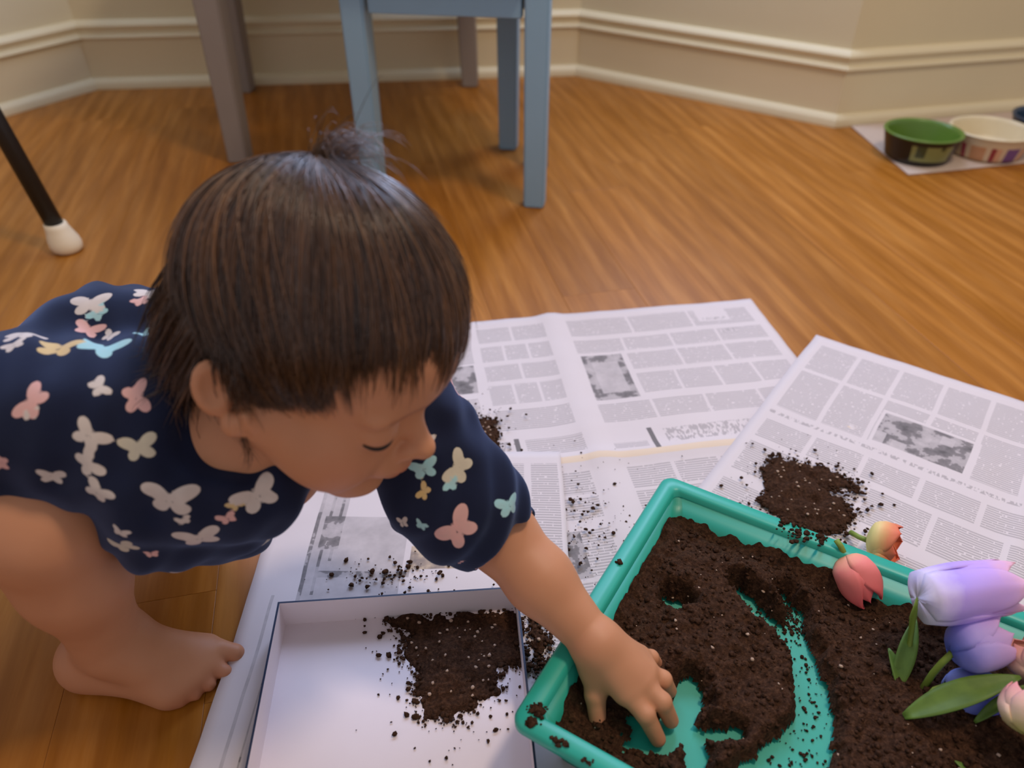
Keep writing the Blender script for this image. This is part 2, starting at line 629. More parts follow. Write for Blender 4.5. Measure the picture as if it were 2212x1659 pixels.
def bowl(name, px, r_top, r_bot, hgt, mats, deco, label, y_in):
    c = g(*px, 0.0045)
    o = empty(name, (c[0], c[1], 0.0045))
    tag(o, label, 'bowl', 'pet bowls on the mat')
    t = 0.005
    V, F = lathe([(0.0, 0.0), (r_bot * 0.9, 0.0), (r_bot, 0.003)] + [(r_bot + (r_top - r_bot) * k / 6, 0.003 + (hgt - 0.006) * k / 6) for k in range(1, 7)], 48)
    w = from_py('outer_wall', V, F, mats[0], o)
    fa = []
    for p in w.data.polygons:
        cc = p.center
        fa.append(deco(math.degrees(math.atan2(cc.y, cc.x)), cc.z / hgt))
    add_attr(w.data, 'deco', 'FLOAT_COLOR', 'FACE', [(*c_, 1) for c_ in fa])
    V, F = lathe([(r_top, hgt - 0.0028), (r_top + 0.002, hgt - 0.0015), (r_top + 0.0015, hgt + 0.001), (r_top - 0.002, hgt + 0.0022), (r_top - t, hgt)] +
                 [(r_top - t - (r_top - r_bot) * k / 6 * 0.9, hgt - (hgt - 0.012) * k / 6) for k in range(1, 7)] + [(r_bot * 0.6, 0.011), (0.0, 0.011)], 48)
    from_py('inner_lining', V, F, mats[1], o)
    return o


def deco_mat(name, rough):
    m = NT(name, rough, 0.5)
    m.col(m.attr('deco').outputs['Color'])
    return m.m


M_DECO = deco_mat('glazed_print', 0.3)
M_GRN = plain('green_glaze', srgb(92, 122, 44), 0.3, 0.5)
M_CRM = plain('cream_glaze', srgb(216, 200, 164), 0.35, 0.5)
M_NVY = plain('navy_glaze', srgb(34, 54, 76), 0.3, 0.5)


def d_green(a, z):
    if -128 < a < -62 and 0.18 < z < 0.86:
        if (-118 < a < -108 and 0.4 < z < 0.75) or (-84 < a < -74 and z > 0.62): return srgb(60, 70, 40)
        return srgb(132, 138, 84)
    return srgb(26, 24, 22)


_pal = [srgb(150, 60, 70), srgb(214, 170, 140), srgb(120, 90, 150), srgb(196, 110, 70), srgb(214, 196, 160), srgb(170, 70, 90), srgb(200, 150, 110)]


def d_white(a, z):
    if z > 0.72 or z < 0.12: return srgb(216, 200, 168)
    return _pal[int((a + 360) / 17) % len(_pal)] if int((a + 360) / 8.5) % 3 != 1 else srgb(216, 198, 168)


bowl('pet_bowl', (1978, 338), 0.077, 0.064, 0.056, (M_DECO, M_GRN), d_green, 'black pet bowl with bright green inside, nearest the wall corner', 0)
bowl('pet_bowl', (2125, 329), 0.082, 0.070, 0.052, (M_DECO, M_CRM), d_white, 'cream pet bowl with a red and purple patterned outside', 0)
bowl('pet_bowl', (2252, 309), 0.078, 0.064, 0.058, (M_DECO, M_NVY), lambda a, z: srgb(24, 36, 52), 'dark navy pet bowl cut off by the right edge', 0)

# ================================================================== NEWSPAPERS
def paper_mat():
    m = NT('newsprint', 0.85, 0.15)
    uv = m.n('ShaderNodeUVMap', uv_map='UVMap').outputs[0]
    kind = m.attr('print').outputs['Fac']
    sep = m.n('ShaderNodeSeparateXYZ'); m.l(uv, sep.inputs[0])
    # rows of small words: uv is in metres
    row = m.math('FRACT', m.math('MULTIPLY', sep.outputs[1], 1 / 0.0036))
    inrow = m.math('LESS_THAN', m.math('ABSOLUTE', m.math('SUBTRACT', row, 0.5)), 0.29)
    comb = m.n('ShaderNodeCombineXYZ')
    m.l(m.math('MULTIPLY', sep.outputs[0], 330.0), comb.inputs[0])
    m.l(m.math('MULTIPLY', m.math('FLOOR', m.math('MULTIPLY', sep.outputs[1], 1 / 0.0036)), 7.31), comb.inputs[1])
    wn = m.noise(comb.outputs[0], 1.0, 1.0)
    word = m.math('GREATER_THAN', wn, 0.34)
    ink = m.math('MULTIPLY', m.math('MULTIPLY', inrow, word), 0.36)
    # headlines: larger broken strokes
    comb2 = m.n('ShaderNodeCombineXYZ')
    m.l(m.math('MULTIPLY', sep.outputs[0], 260.0), comb2.inputs[0]); m.l(m.math('MULTIPLY', sep.outputs[1], 110.0), comb2.inputs[1])
    hn = m.noise(comb2.outputs[0], 1.0, 2.0)
    head = m.math('MULTIPLY', m.math('GREATER_THAN', hn, 0.50), 0.36)
    # grey halftone pictures
    pn = m.noise(uv, 46.0, 3.0, 0.6)
    pic = m.math('MULTIPLY_ADD', m.math('GREATER_THAN', pn, 0.50), 0.26, 0.42)
    pic = m.math('ADD', pic, m.math('MULTIPLY', m.math('SUBTRACT', pn, 0.5), 0.9), clamp=True)
    eq = lambda v: m.math('LESS_THAN', m.math('ABSOLUTE', m.math('SUBTRACT', kind, v)), 0.3)
    tot = m.math('ADD', m.math('MULTIPLY', eq(1.0), ink), m.math('MULTIPLY', eq(2.0), head))
    tot = m.math('ADD', tot, m.math('MULTIPLY', eq(3.0), pic))
    tot = m.math('ADD', tot, m.math('MULTIPLY', eq(7.0), m.math('MULTIPLY_ADD', pn, 0.5, 0.02)))
    tot = m.math('ADD', tot, m.math('MULTIPLY', eq(4.0), 0.78), clamp=True)
    base = m.mix(m.noise(uv, 9.0), srgb(213, 202, 203), srgb(219, 207, 207))
    base = m.mix(m.math('MULTIPLY', eq(5.0), 0.5), base, srgb(232, 200, 150))     # aged fold
    col = m.mix(tot, base, srgb(62, 60, 62))
    col = m.mix(m.math('MULTIPLY', eq(6.0), 0.75), col, m.ramp(pn, [(0.35, srgb(70, 60, 56)), (0.5, srgb(140, 118, 96)), (0.65, srgb(214, 186, 148))]))
    m.col(col)
    m.bump(m.noise(uv, 60.0), 0.1, 0.001)
    return m.m


M_PAPER = paper_mat()


def newspaper(name, origin, ang, u0, u1, v0, v1, rects, z0, label, seed, folds_u=(), folds_v=()):
    """u to the right along the top edge, v downwards; rects = [(u0,u1,v0,v1,kind)] later ones win"""
    us = sorted({round(x, 4) for r in rects for x in r[:2] if u0 < x < u1} | set(np.round(np.linspace(u0, u1, int((u1 - u0) / 0.011) + 2), 4)))
    vs = sorted({round(x, 4) for r in rects for x in r[2:4] if v0 < x < v1} | set(np.round(np.linspace(v0, v1, int((v1 - v0) / 0.011) + 2), 4)))
    e = np.array([math.cos(ang), math.sin(ang)]); n = np.array([e[1], -e[0]])
    V, UV = [], []
    for v in vs:
        for u in us:
            w = 0.0016 * (1 + fbm(u, v, 7.0, seed)) + 0.0006 * fbm(u, v, 22, seed + 3)
            for f in folds_u: w += 0.0045 * math.exp(-((u - f) / 0.016) ** 2)
            for f in folds_v: w += 0.0040 * math.exp(-((v - f) / 0.014) ** 2)
            wob = 0.0016 * fbm(u, v, 9, seed + 7)
            p = np.array(origin[:2]) + e * (u + wob) + n * (v + wob)
            V.append((p[0], p[1], z0 + max(0.0, w))); UV.append((u, v))
    nu = len(us)
    F, K = [], []
    for j in range(len(vs) - 1):
        for i in range(nu - 1):
            F.append((j * nu + i, (j + 1) * nu + i, (j + 1) * nu + i + 1, j * nu + i + 1))
            cu, cv = (us[i] + us[i + 1]) / 2, (vs[j] + vs[j + 1]) / 2
            k = 0
            for r in rects:
                if r[0] < cu < r[1] and r[2] < cv < r[3]: k = r[4]
            K.append(k)
    o = from_py(name, V, F, M_PAPER)
    me = o.data
    add_attr(me, 'print', 'FLOAT', 'FACE', K)
    uvl = me.uv_layers.new(name='UVMap')
    li = np.zeros(len(me.loops), np.int32); me.loops.foreach_get('vertex_index', li)
    uvl.data.foreach_set('uv', np.array(UV, np.float32)[li].ravel())
    sm = o.modifiers.new('thickness', 'SOLIDIFY'); sm.thickness = 0.0003; sm.offset = 1
    tag(o, label, 'newspaper', 'newspaper sheets spread on the floor')
    return o


def columns(u0, u1, v0, v1, n, gut=0.005, breaks=()):
    w = (u1 - u0) / n
    out = []
    cuts = [v0] + sorted(breaks) + [v1]
    for i in range(n):
        for a, b in zip(cuts[:-1], cuts[1:]):
            out.append((u0 + i * w + gut / 2, u0 + (i + 1) * w - gut / 2, a + 0.002, b - 0.003, 1))
    return out


rA = []
# upper right page
rA += columns(0.018, 0.297, 0.018, 0.064, 3, 0.004)
rA += columns(0.018, 0.30, 0.070, 0.106, 4, 0.004)
rA += columns(0.085, 0.30, 0.110, 0.152, 3, 0.004) + columns(0.085, 0.30, 0.156, 0.205, 4, 0.004)
rA += columns(0.018, 0.30, 0.214, 0.254, 4, 0.004)
rA += [(0.215, 0.262, 0.014, 0.05, 0), (0.222, 0.256, 0.041, 0.047, 2), (0.236, 0.262, 0.075, 0.083, 2)]
rA += [(0.020, 0.081, 0.106, 0.210, 0), (0.022, 0.079, 0.110, 0.208, 3), (0.034, 0.070, 0.126, 0.194, 7)]
rA += [(0.066, 0.072, 0.268, 0.308, 4), (0.085, 0.28, 0.272, 0.298, 2), (0.02, 0.06, 0.29, 0.302, 1)]
# upper left page
rA += columns(-0.112, -0.012, 0.020, 0.060, 2, 0.004) + columns(-0.112, -0.012, 0.066, 0.108, 3, 0.004)
rA += columns(-0.112, -0.012, 0.112, 0.150, 2, 0.004) + columns(-0.112, -0.012, 0.155, 0.200, 3, 0.004) + columns(-0.112, -0.012, 0.206, 0.252, 1)
rA += [(-0.30, -0.122, 0.02, 0.105, 1), (-0.30, -0.124, 0.108, 0.168, 3), (-0.30, -0.126, 0.18, 0.25, 1), (-0.15, -0.138, 0.182, 0.196, 3)]
rA += [(-0.095, -0.089, 0.264, 0.306, 4), (-0.082, -0.012, 0.268, 0.298, 1), (-0.30, -0.10, 0.268, 0.298, 2)]
# the yellowed fold and the lower pages
rA += [(-0.305, 0.307, 0.308, 0.318, 5)]
rA += columns(-0.30, -0.016, 0.330, 0.405, 5, 0.005, (0.368,)) + columns(0.022, 0.30, 0.330, 0.405, 5, 0.005, (0.37,))
rA += columns(-0.30, -0.016, 0.415, 0.55, 5, 0.005, (0.48,)) + columns(0.022, 0.30, 0.415, 0.55, 5, 0.005)
rA += [(-0.092, -0.050, 0.418, 0.478, 3)]
oA = g(1185, 685)
newspaper('newspaper', oA, R_(9.0), -0.308, 0.314, 0.0, 0.575, rA, 0.0006,
          'large open newspaper sheet with a square grey picture, furthest from the camera', 1.3, (0.0,), (0.311,))

rB = columns(0.012, 0.56, 0.020, 0.092, 10, 0.006)
rB += columns(0.012, 0.56, 0.096, 0.192, 10, 0.006)
rB += [(0.126, 0.236, 0.118, 0.196, 0), (0.130, 0.228, 0.124, 0.186, 3), (0.150, 0.166, 0.172, 0.186, 7), (0.196, 0.210, 0.13, 0.146, 7), (0.13, 0.142, 0.164, 0.186, 7)]
rB += [(0.012, 0.56, 0.200, 0.206, 2)]
rB += columns(0.012, 0.56, 0.218, 0.262, 9, 0.006) + columns(0.012, 0.56, 0.268, 0.330, 8, 0.006) + columns(0.012, 0.56, 0.345, 0.40, 7, 0.006)
newspaper('newspaper', g(1760, 730), R_(-36.5), 0.0, 0.58, 0.0, 0.41, rB, 0.0052,
          'newspaper sheet with a mottled picture strip, right of the large open sheet', 5.1, (0.30,), ())

rC = [(0.050, 0.142, 0.02, 0.56, 7), (0.046, 0.050, 0.0, 0.56, 3), (0.058, 0.061, 0.03, 0.2, 3), (0.068, 0.071, 0.02, 0.16, 3), (0.075, 0.142, 0.05, 0.10, 0)]
rC += [(0.055, 0.075, 0.10, 0.145, 3), (0.148, 0.20, 0.02, 0.16, 0), (0.20, 0.2015, 0.02, 0.17, 4)]
rC += [(0.148, 0.262, 0.112, 0.170, 6), (0.148, 0.17, 0.10, 0.14, 0), (0.27, 0.30, 0.02, 0.3, 1), (0.215, 0.262, 0.02, 0.06, 1), (0.058, 0.15, 0.172, 0.18, 3), (0.022, 0.025, 0.2, 0.56, 7), (0.036, 0.0375, 0.24, 0.56, 3)]
newspaper('newspaper', (-0.249, 0.655), R_(0.0), 0.0, 0.305, 0.0, 0.60, rC, 0.0070,
          'newspaper sheet lying under the shallow white box beside the bare foot', 9.4, (), ())

# ================================================================== SHALLOW WHITE BOX
M_BOXW = plain('white_card', srgb(226, 213, 217), 0.55, 0.3, 0.02)
M_BOXN = plain('navy_card', srgb(38, 48, 74), 0.5, 0.35, 0.06)
b_l, b_r = g(600, 1300, 0.042)[:2], g(1118, 1266, 0.042)[:2]
b_f = g(545, 1659, 0.042)[:2]
exb = (b_r - b_l); BW = np.linalg.norm(exb); exb /= BW
eyb = np.array([exb[1], -exb[0]])
BL_, BH, BZ = 0.285, 0.032, 0.0098
bx = empty('box_lid', (*(b_l + exb * BW / 2 + eyb * BL_ / 2), BZ), math.atan2(exb[1], exb[0]))
tag(bx, 'shallow white open box with navy outside, holding spilled soil', 'box')


def panel(name, x0, x1, y0, y1, z0, z1, inner=None):
    bm = bmesh.new(); bm_box(bm, x0, x1, y0, y1, z0, z1)
    bmesh.ops.recalc_face_normals(bm, faces=bm.faces)
    for f in bm.faces:
        f.material_index = 1
        if inner is not None and f.normal.dot(Vector(inner)) > 0.9: f.material_index = 0
    return from_bm(name, bm, [M_BOXW, M_BOXN], bx)


hw, hl, tk = BW / 2, BL_ / 2, 0.0018
panel('base', -hw, hw, -hl, hl, 0, tk, (0, 0, 1))
panel('side_panel', -hw, -hw + tk, -hl, hl, tk, BH, (1, 0, 0))
panel('side_panel', hw - tk, hw, -hl, hl, tk, BH, (-1, 0, 0))
panel('end_panel', -hw + tk, hw - tk, hl - tk, hl, tk, BH, (0, -1, 0))
panel('end_panel', -hw + tk, hw - tk, -hl, -hl + tk, tk, BH, (0, 1, 0))

# ================================================================== TEAL TRAY
M_TEAL = NT('teal_plastic', 0.38, 0.45)
_o = M_TEAL.obj()
M_TEAL.col(M_TEAL.mix(M_TEAL.noise(_o, 20), srgb(34, 158, 138), srgb(44, 172, 150)))
M_TEAL = M_TEAL.m
TZ = 0.0095
TH = 0.068
t0 = g(1438, 1022, TZ + TH)[:2]
TA = R_(-31.0)
e1 = np.array([math.cos(TA), math.sin(TA)]); e2 = np.array([e1[1], -e1[0]])
e2 = np.array([math.cos(TA - R_(90)), math.sin(TA - R_(90))])
TLx, TLy = 0.44, 0.298
tc = t0 + e1 * TLx / 2 + e2 * TLy / 2
tray = empty('tray', (tc[0], tc[1], TZ), TA)
tag(tray, 'teal plastic tray filled with dark soil on the newspapers', 'tray')


def rrect(inset, z, rad, n=6):
    a, b = TLx / 2 - inset, TLy / 2 - inset
    rad = max(rad, 0.004)
    pts = []
    for cx, cy, s in ((a - rad, b - rad, 0), (-a + rad, b - rad, 90), (-a + rad, -b + rad, 180), (a - rad, -b + rad, 270)):
        for i in range(n + 1):
            th = R_(s + 90 * i / n)
            pts.append((cx + rad * math.cos(th), cy + rad * math.sin(th), z))
    return pts


def loft(name, rings, mat, parent, cap0=False, cap1=False):
    V, F = [], []
    n = len(rings[0])
    for r in rings: V += r
    for i in range(len(rings) - 1):
        for j in range(n):
            k = (j + 1) % n
            F.append((i * n + j, i * n + k, (i + 1) * n + k, (i + 1) * n + j))
    if cap0: F.append(tuple(range(n))[::-1])
    if cap1: F.append(tuple((len(rings) - 1) * n + j for j in range(n)))
    return from_py(name, V, F, mat, parent)


loft('basin', [rrect(0.028, 0, 0.010), rrect(0.025, 0.003, 0.011), rrect(0.013, TH - 0.012, 0.009),
               rrect(0.0155, TH - 0.010, 0.008), rrect(0.017, TH - 0.006, 0.007),
               rrect(0.0245, 0.028, 0.009), rrect(0.0265, 0.0225, 0.010), rrect(0.032, 0.0200, 0.010)], M_TEAL, tray, True, True)
loft('rim', [rrect(0.0128, TH - 0.011, 0.009), rrect(0.001, TH - 0.0105, 0.011), rrect(0.0, TH - 0.009, 0.011), rrect(0.0, TH - 0.003, 0.011), rrect(0.0025, TH, 0.010),
             rrect(0.0135, TH, 0.006), rrect(0.0158, TH - 0.002, 0.006), rrect(0.0172, TH - 0.0062, 0.007)], M_TEAL, tray)


def to_tray(x, y, z):
    w = g(x, y, z)[:2] - tc
    return np.array([w @ e1, -(w @ e2)])


# ------------------------------------------------------------------ soil
def soil_mat():
    m = NT('potting_soil', 0.95, 0.1)
    o = m.obj()
    n = m.noise(o, 320.0, 4.0, 0.7)
    n2 = m.noise(o, 45.0, 3.0)
    c = m.ramp(n, [(0.30, srgb(38, 24, 16)), (0.52, srgb(70, 46, 32)), (0.75, srgb(104, 72, 52))])
    c = m.mix(m.math('MULTIPLY', n2, 0.35), c, srgb(50, 32, 23))
    m.col(c)
    m.bump(n, 0.9, 0.003)
    return m.m


M_SOIL = soil_mat()
M_PERL = plain('perlite', srgb(178, 150, 130), 0.9, 0.2, 0.1)


def _ico():
    bm = bmesh.new(); bmesh.ops.create_icosphere(bm, subdivisions=1, radius=1.0)
    v = np.array([q.co[:] for q in bm.verts]); f = np.array([[a.index for a in q.verts] for q in bm.faces]); bm.free()
    return v, f


ICO_V, ICO_F = _ico()


def crumbs(name, pts, rads, seed, mat, parent=None):
    r = np.random.RandomState(seed)
    VV, FF = [], []
    for i, (p, q) in enumerate(zip(pts, rads)):
        s = ICO_V * (0.65 + 0.7 * r.rand(len(ICO_V), 1)) * q * np.array([1, 0.7 + 0.5 * r.rand(), 0.65])
        VV.append(s + np.asarray(p)); FF.append(ICO_F + len(ICO_V) * i)
    me = np_mesh(name, np.concatenate(VV), np.concatenate(FF))
    return link(name, me, mat, parent, True)


def heightfield(name, pts, zfun, mat, parent=None, keep=None):
    """pts: 2-D grid arrays X,Y; zfun -> Z array; keep -> mask of vertices to keep"""
    X, Y = pts
    Z = zfun
    ny, nx = X.shape
    V = np.stack([X, Y, Z], -1).reshape(-1, 3)
    I = np.arange(nx * ny).reshape(ny, nx)
    F = np.stack([I[:-1, :-1], I[:-1, 1:], I[1:, 1:], I[1:, :-1]], -1).reshape(-1, 4)
    if keep is not None:
        kf = keep.reshape(-1)[F].any(1)
        F = F[kf]
        used = np.unique(F); mp = -np.ones(len(V), int); mp[used] = np.arange(len(used))
        V, F = V[used], mp[F]
    return link(name, np_mesh(name, V, F), mat, parent, True)


def seg_dist(X, Y, poly):
    """distance to a polyline with widths, minus width"""
    D = np.full(X.shape, 9.0)
    for (a, wa), (b, wb) in zip(poly[:-1], poly[1:]):
        ab = b - a
        t = np.clip(((X - a[0]) * ab[0] + (Y - a[1]) * ab[1]) / (ab @ ab + 1e-12), 0, 1)
        D = np.minimum(D, np.hypot(X - a[0] - t * ab[0], Y - a[1] - t * ab[1]) - (wa + (wb - wa) * t))
    return D


def npfbm(X, Y, sc, seed, octs=4):
    out = np.zeros(X.shape)
    it = np.nditer([X, Y, out], op_flags=[['readonly'], ['readonly'], ['writeonly']])
    for x, y, o in it:
        o[...] = noise.fractal(Vector((float(x) * sc + seed, float(y) * sc + seed * 2.1, seed)), 0.8, 2.1, octs)
    return out


zf = 0.0203                     # tray floor, in tray coordinates
sx = np.linspace(-TLx / 2 + 0.021, TLx / 2 - 0.021, 230); sy = np.linspace(-TLy / 2 + 0.021, TLy / 2 - 0.021, 160)
X, Y = np.meshgrid(sx, sy)
N1 = npfbm(X, Y, 22, 2.2); N2 = npfbm(X, Y, 95, 7.7, 3)
Zs = 0.0330 + 0.0055 * N1 + 0.0032 * N2
edge = np.minimum(np.minimum(X + TLx / 2, TLx / 2 - X), np.minimum(Y + TLy / 2, TLy / 2 - Y)) - 0.021
Zs += 0.013 * np.exp(-((X + 0.14) / 0.09) ** 2 - ((Y - 0.06) / 0.09) ** 2) + 0.010 * np.exp(-((X - 0.12) / 0.12) ** 2)
zt = TZ + 0.024
TP = lambda x, y: to_tray(x, y, zt)
strokes = [
    [(1590, 1280, .0055), (1640, 1330, .0075), (1700, 1372, .010), (1736, 1425, .009), (1750, 1480, .010), (1757, 1540, .0125), (1745, 1600, .0145), (1718, 1645, .016), (1670, 1690, .017), (1560, 1740, .014)],
    [(1688, 1295, .004), (1710, 1325, .006), (1722, 1370, .006)],
    [(1446, 1308, .0060), (1472, 1318, .0050)],
    [(1470, 1520, .007), (1492, 1488, .008), (1508, 1490, .004)],
    [(1455, 1562, .008), (1490, 1545, .008), (1512, 1532, .005)],
    [(1432, 1600, .006), (1465, 1585, .005), (1490, 1590, .004), (1508, 1640, .007), (1500, 1665, .005)],
    [(1520, 1590, .002), (1585, 1583, .002)],
]
for sidx, st_ in enumerate(strokes):
    poly = [(TP(a, b), w) for a, b, w in st_]
    D = seg_dist(X, Y, poly) + 0.0035 * N2 + 0.0015 * N1
    Zs -= (Zs - zf + 0.003) * np.clip(0.5 - (D - 0.002) / 0.011, 0, 1) ** 0.7
    Zs += 0.002 * np.exp(-((D - 0.014) / 0.007) ** 2)
# hollow dug by the fingers
hp = to_tray(1400, 1570, zt)
Zs -= 0.010 * np.exp(-((X - hp[0]) ** 2 + (Y - hp[1]) ** 2) / 0.028 ** 2)
# soil banks unevenly against the side walls
lip = 0.010 * (0.5 + N1)
Zs = np.where(edge < 0.014, Zs + np.clip(0.014 - edge, 0, 1) * (0.45 + 0.9 * N1), Zs)
tooDeep = (edge < 0.017 - (Zs - 0.012) * 0.27)
slope_z = 0.028 + np.clip(0.0245 - 0.021 - edge, 0, 1) * (0.034 / 0.0075)
keep = Zs > slope_z - 0.0015
keep &= Zs > zf - 0.0028
Zs = np.maximum(Zs, zf - 0.0025)
soil = heightfield('tray_soil', (X, Y), Zs, M_SOIL, None, keep)
soil.location = (tc[0], tc[1], TZ); soil.rotation_euler = (0, 0, TA)
tag(soil, 'dark brown potting soil spread in the teal tray with swiped tracks', 'soil', kind='stuff')
rs = np.random.RandomState(5)


def on_soil(n, rmin, rmax, seed, name, mat, lift=0.3):
    r = np.random.RandomState(seed)
    pts, rads = [], []
    while len(pts) < n:
        i, j = r.randint(6, len(sy) - 6), r.randint(6, len(sx) - 6)
        if not keep[i, j] or edge[i, j] < 0.004: continue
        q = rmin + (rmax - rmin) * r.rand() ** 2.2
        pts.append((X[i, j], Y[i, j], max(Zs[i, j], zf) + q * lift)); rads.append(q)
    return crumbs(name, pts, rads, seed, mat, soil)


tag(on_soil(2600, 0.0008, 0.0032, 3, 'soil_crumbs', M_SOIL), kind='stuff')
tag(on_soil(120, 0.0006, 0.0021, 4, 'perlite_grains', M_PERL, 0.6), kind='stuff')
# grains left on the swiped floor
pts, rads = [], []
for st_ in strokes[:2]:
    for _ in range(190):
        k = rs.randint(0, len(st_) - 1); t = rs.rand()
        a, b = np.array(st_[k]), np.array(st_[k + 1]); q = a + (b - a) * t
        w = TP(q[0], q[1]) + rs.randn(2) * q[2] * 0.6
        pts.append((w[0], w[1], zf + 0.0006)); rads.append(0.0006 + 0.0012 * rs.rand() ** 2)
tag(crumbs('soil_crumbs', pts, rads, 8, M_SOIL, soil), kind='stuff')


def pile(name, outline_px, zsurf, height, label, seed, ncrumb, spread_px, res=0.0022, rough=0.006, lower=0.0):
    """soil pile: outline polygon in picture pixels at the height of the surface it lies on"""
    poly = np.array([g(x, y, zsurf)[:2] for x, y in outline_px])
    c = poly.mean(0)
    poly = poly - c
    lo, hi = poly.min(0) - 0.014, poly.max(0) + 0.014
    X, Y = np.meshgrid(np.arange(lo[0], hi[0], res), np.arange(lo[1], hi[1], res))
    inside = np.zeros(X.shape, bool); D = np.full(X.shape, 9.0)
    for a, b in zip(poly, np.roll(poly, -1, 0)):
        ab = b - a
        t = np.clip(((X - a[0]) * ab[0] + (Y - a[1]) * ab[1]) / (ab @ ab + 1e-12), 0, 1)
        D = np.minimum(D, np.hypot(X - a[0] - t * ab[0], Y - a[1] - t * ab[1]))
        cond = ((a[1] > Y) != (b[1] > Y)) & (X < (b[0] - a[0]) * (Y - a[1]) / (b[1] - a[1] + 1e-12) + a[0])
        inside ^= cond
    sd = np.where(inside, D, -D) + rough * npfbm(X, Y, 70, seed, 3)
    N = npfbm(X, Y, 60, seed + 4, 4)
    Z = np.where(sd > 0, height * (1 - np.exp(-np.clip(sd, 0, 1) / 0.018)) * (0.85 + 0.5 * N) + 0.0022 * N * np.clip(sd / 0.006, 0, 1), -0.0022)
    Z = np.where(sd > 0, np.maximum(Z, 0.0002), np.maximum(-0.0028, sd * 0.6 - 0.0004))
    o = heightfield(name, (X, Y), Z, M_SOIL, None, sd > 0)
    o.location = (c[0], c[1], zsurf)
    tag(o, label, 'soil', kind='stuff')
    r = np.random.RandomState(int(seed * 10))
    pts, rads = [], []
    for _ in range(ncrumb):
        k = r.randint(len(poly)); a, b = poly[k], poly[(k + 1) % len(poly)]
        p = (a + (b - a) * r.rand()) + r.randn(2) * (spread_px if _ % 3 == 0 else 0.0045)
        q = 0.0006 + 0.0022 * r.rand() ** 3
        pts.append((p[0], p[1], q * 0.45)); rads.append(q)
    tag(crumbs('soil_crumbs', pts, rads, int(seed * 10) + 1, M_SOIL, o), kind='stuff')
    pts, rads = [], []
    ins = np.argwhere(sd > 0.006)
    for _ in range(max(6, ncrumb // 22)):
        i, j = ins[r.randint(len(ins))]; q = 0.0008 + 0.0010 * r.rand()
        pts.append((X[i, j], Y[i, j], Z[i, j] + q * 0.5)); rads.append(q)
    tag(crumbs('perlite_grains', pts, rads, int(seed * 10) + 2, M_PERL, o), kind='stuff')
    return o


pile('soil_pile', [(860, 1330), (890, 1322), (930, 1335), (1000, 1325), (1122, 1322), (1128, 1400), (1126, 1430), (1085, 1440), (1075, 1490), (1030, 1515), (985, 1558), (920, 1552), (900, 1500), (905, 1460), (872, 1410), (882, 1375), (840, 1345)],
     BZ + tk + 0.0006, 0.0075, 'dark soil heap in the corner of the shallow white box', 1.7, 900, 0.018)
pile('soil_pile', [(1650, 1010), (1668, 988), (1720, 995), (1790, 1010), (1835, 1040), (1850, 1060), (1800, 1055), (1775, 1052), (1815, 1080), (1838, 1105), (1830, 1140), (1780, 1150), (1690, 1125), (1650, 1090)],
     0.0100, 0.008, 'dark soil heap on the right newspaper behind the tray', 2.9, 800, 0.014, rough=0.007)
pile('soil_pile', [(1000, 920), (1040, 900), (1062, 905), (1075, 945), (1070, 975), (1045, 965), (1015, 958), (985, 935)],
     0.0060, 0.006, 'small loose soil heap on the far newspaper beside the sleeve', 3.6, 420, 0.016, rough=0.008)
pile('soil_pile', [(1150, 1335), (1172, 1360), (1182, 1400), (1172, 1440), (1156, 1450), (1150, 1400)],
     0.0115, 0.010, 'narrow soil heap squeezed between the white box and the tray', 4.3, 260, 0.008)

# loose crumbs on the papers between box and tray
pts, rads = [], []
r = np.random.RandomState(21)
for _ in range(420):
    x, y = r.randn() * 110 + 1210, r.randn() * 70 + 1130
    q = 0.0005 + 0.0022 * r.rand() ** 4
    w = g(x, y, 0.0060); pts.append((w[0], w[1], 0.0062 + q * 0.3)); rads.append(q)
for _ in range(110):
    x, y = r.randn() * 60 + 850, r.randn() * 18 + 1243
    q = 0.0006 + 0.0026 * r.rand() ** 3
    w = g(x, y, 0.0095); pts.append((w[0], w[1], 0.0098 + q * 0.3)); rads.append(q)
for _ in range(120):
    x, y = r.randn() * 90 + 1700, r.randn() * 60 + 1120
    q = 0.0005 + 0.0020 * r.rand() ** 3
    w = g(x, y, 0.0085); pts.append((w[0], w[1], 0.0088 + q * 0.3)); rads.append(q)
tag(crumbs('scattered_soil', pts, rads, 22, M_SOIL), 'loose soil crumbs scattered over the newspapers', 'soil', kind='stuff')
# crumbs stuck on the tray rim
pts, rads = [], []
for cx, cy, n, s in ((1160, 1535, 60, 9), (1150, 1560, 30, 6), (1725, 1150, 45, 14), (1770, 1165, 25, 10), (1338, 1217, 4, 3), (1205, 1605, 12, 8), (1270, 1645, 10, 8), (1690, 1132, 8, 8)):
    for _ in range(n):
        w = g(cx + r.randn() * s, cy + r.randn() * s * 0.7, TZ + TH); q = 0.0008 + 0.0022 * r.rand() ** 2
        pts.append((w[0], w[1], TZ + TH + q * 0.4)); rads.append(q)
tag(crumbs('rim_soil', pts, rads, 23, M_SOIL), 'soil crumbs sitting on the teal tray rim', 'soil', kind='stuff')

# ================================================================== ARTIFICIAL TULIPS
def petal_mat(name, stops, rough=0.6):
    m = NT(name, rough, 0.25)
    a = m.attr('along').outputs['Fac']
    o = m.obj()
    f = m.math('ADD', a, m.math('MULTIPLY', m.math('SUBTRACT', m.noise(o, 60.0), 0.5), 0.25))
    m.col(m.ramp(f, stops))
    m.b.inputs['Subsurface Weight'].default_value = 0.15
    m.b.inputs['Subsurface Radius'].default_value = (0.004, 0.003, 0.003)
    return m.m


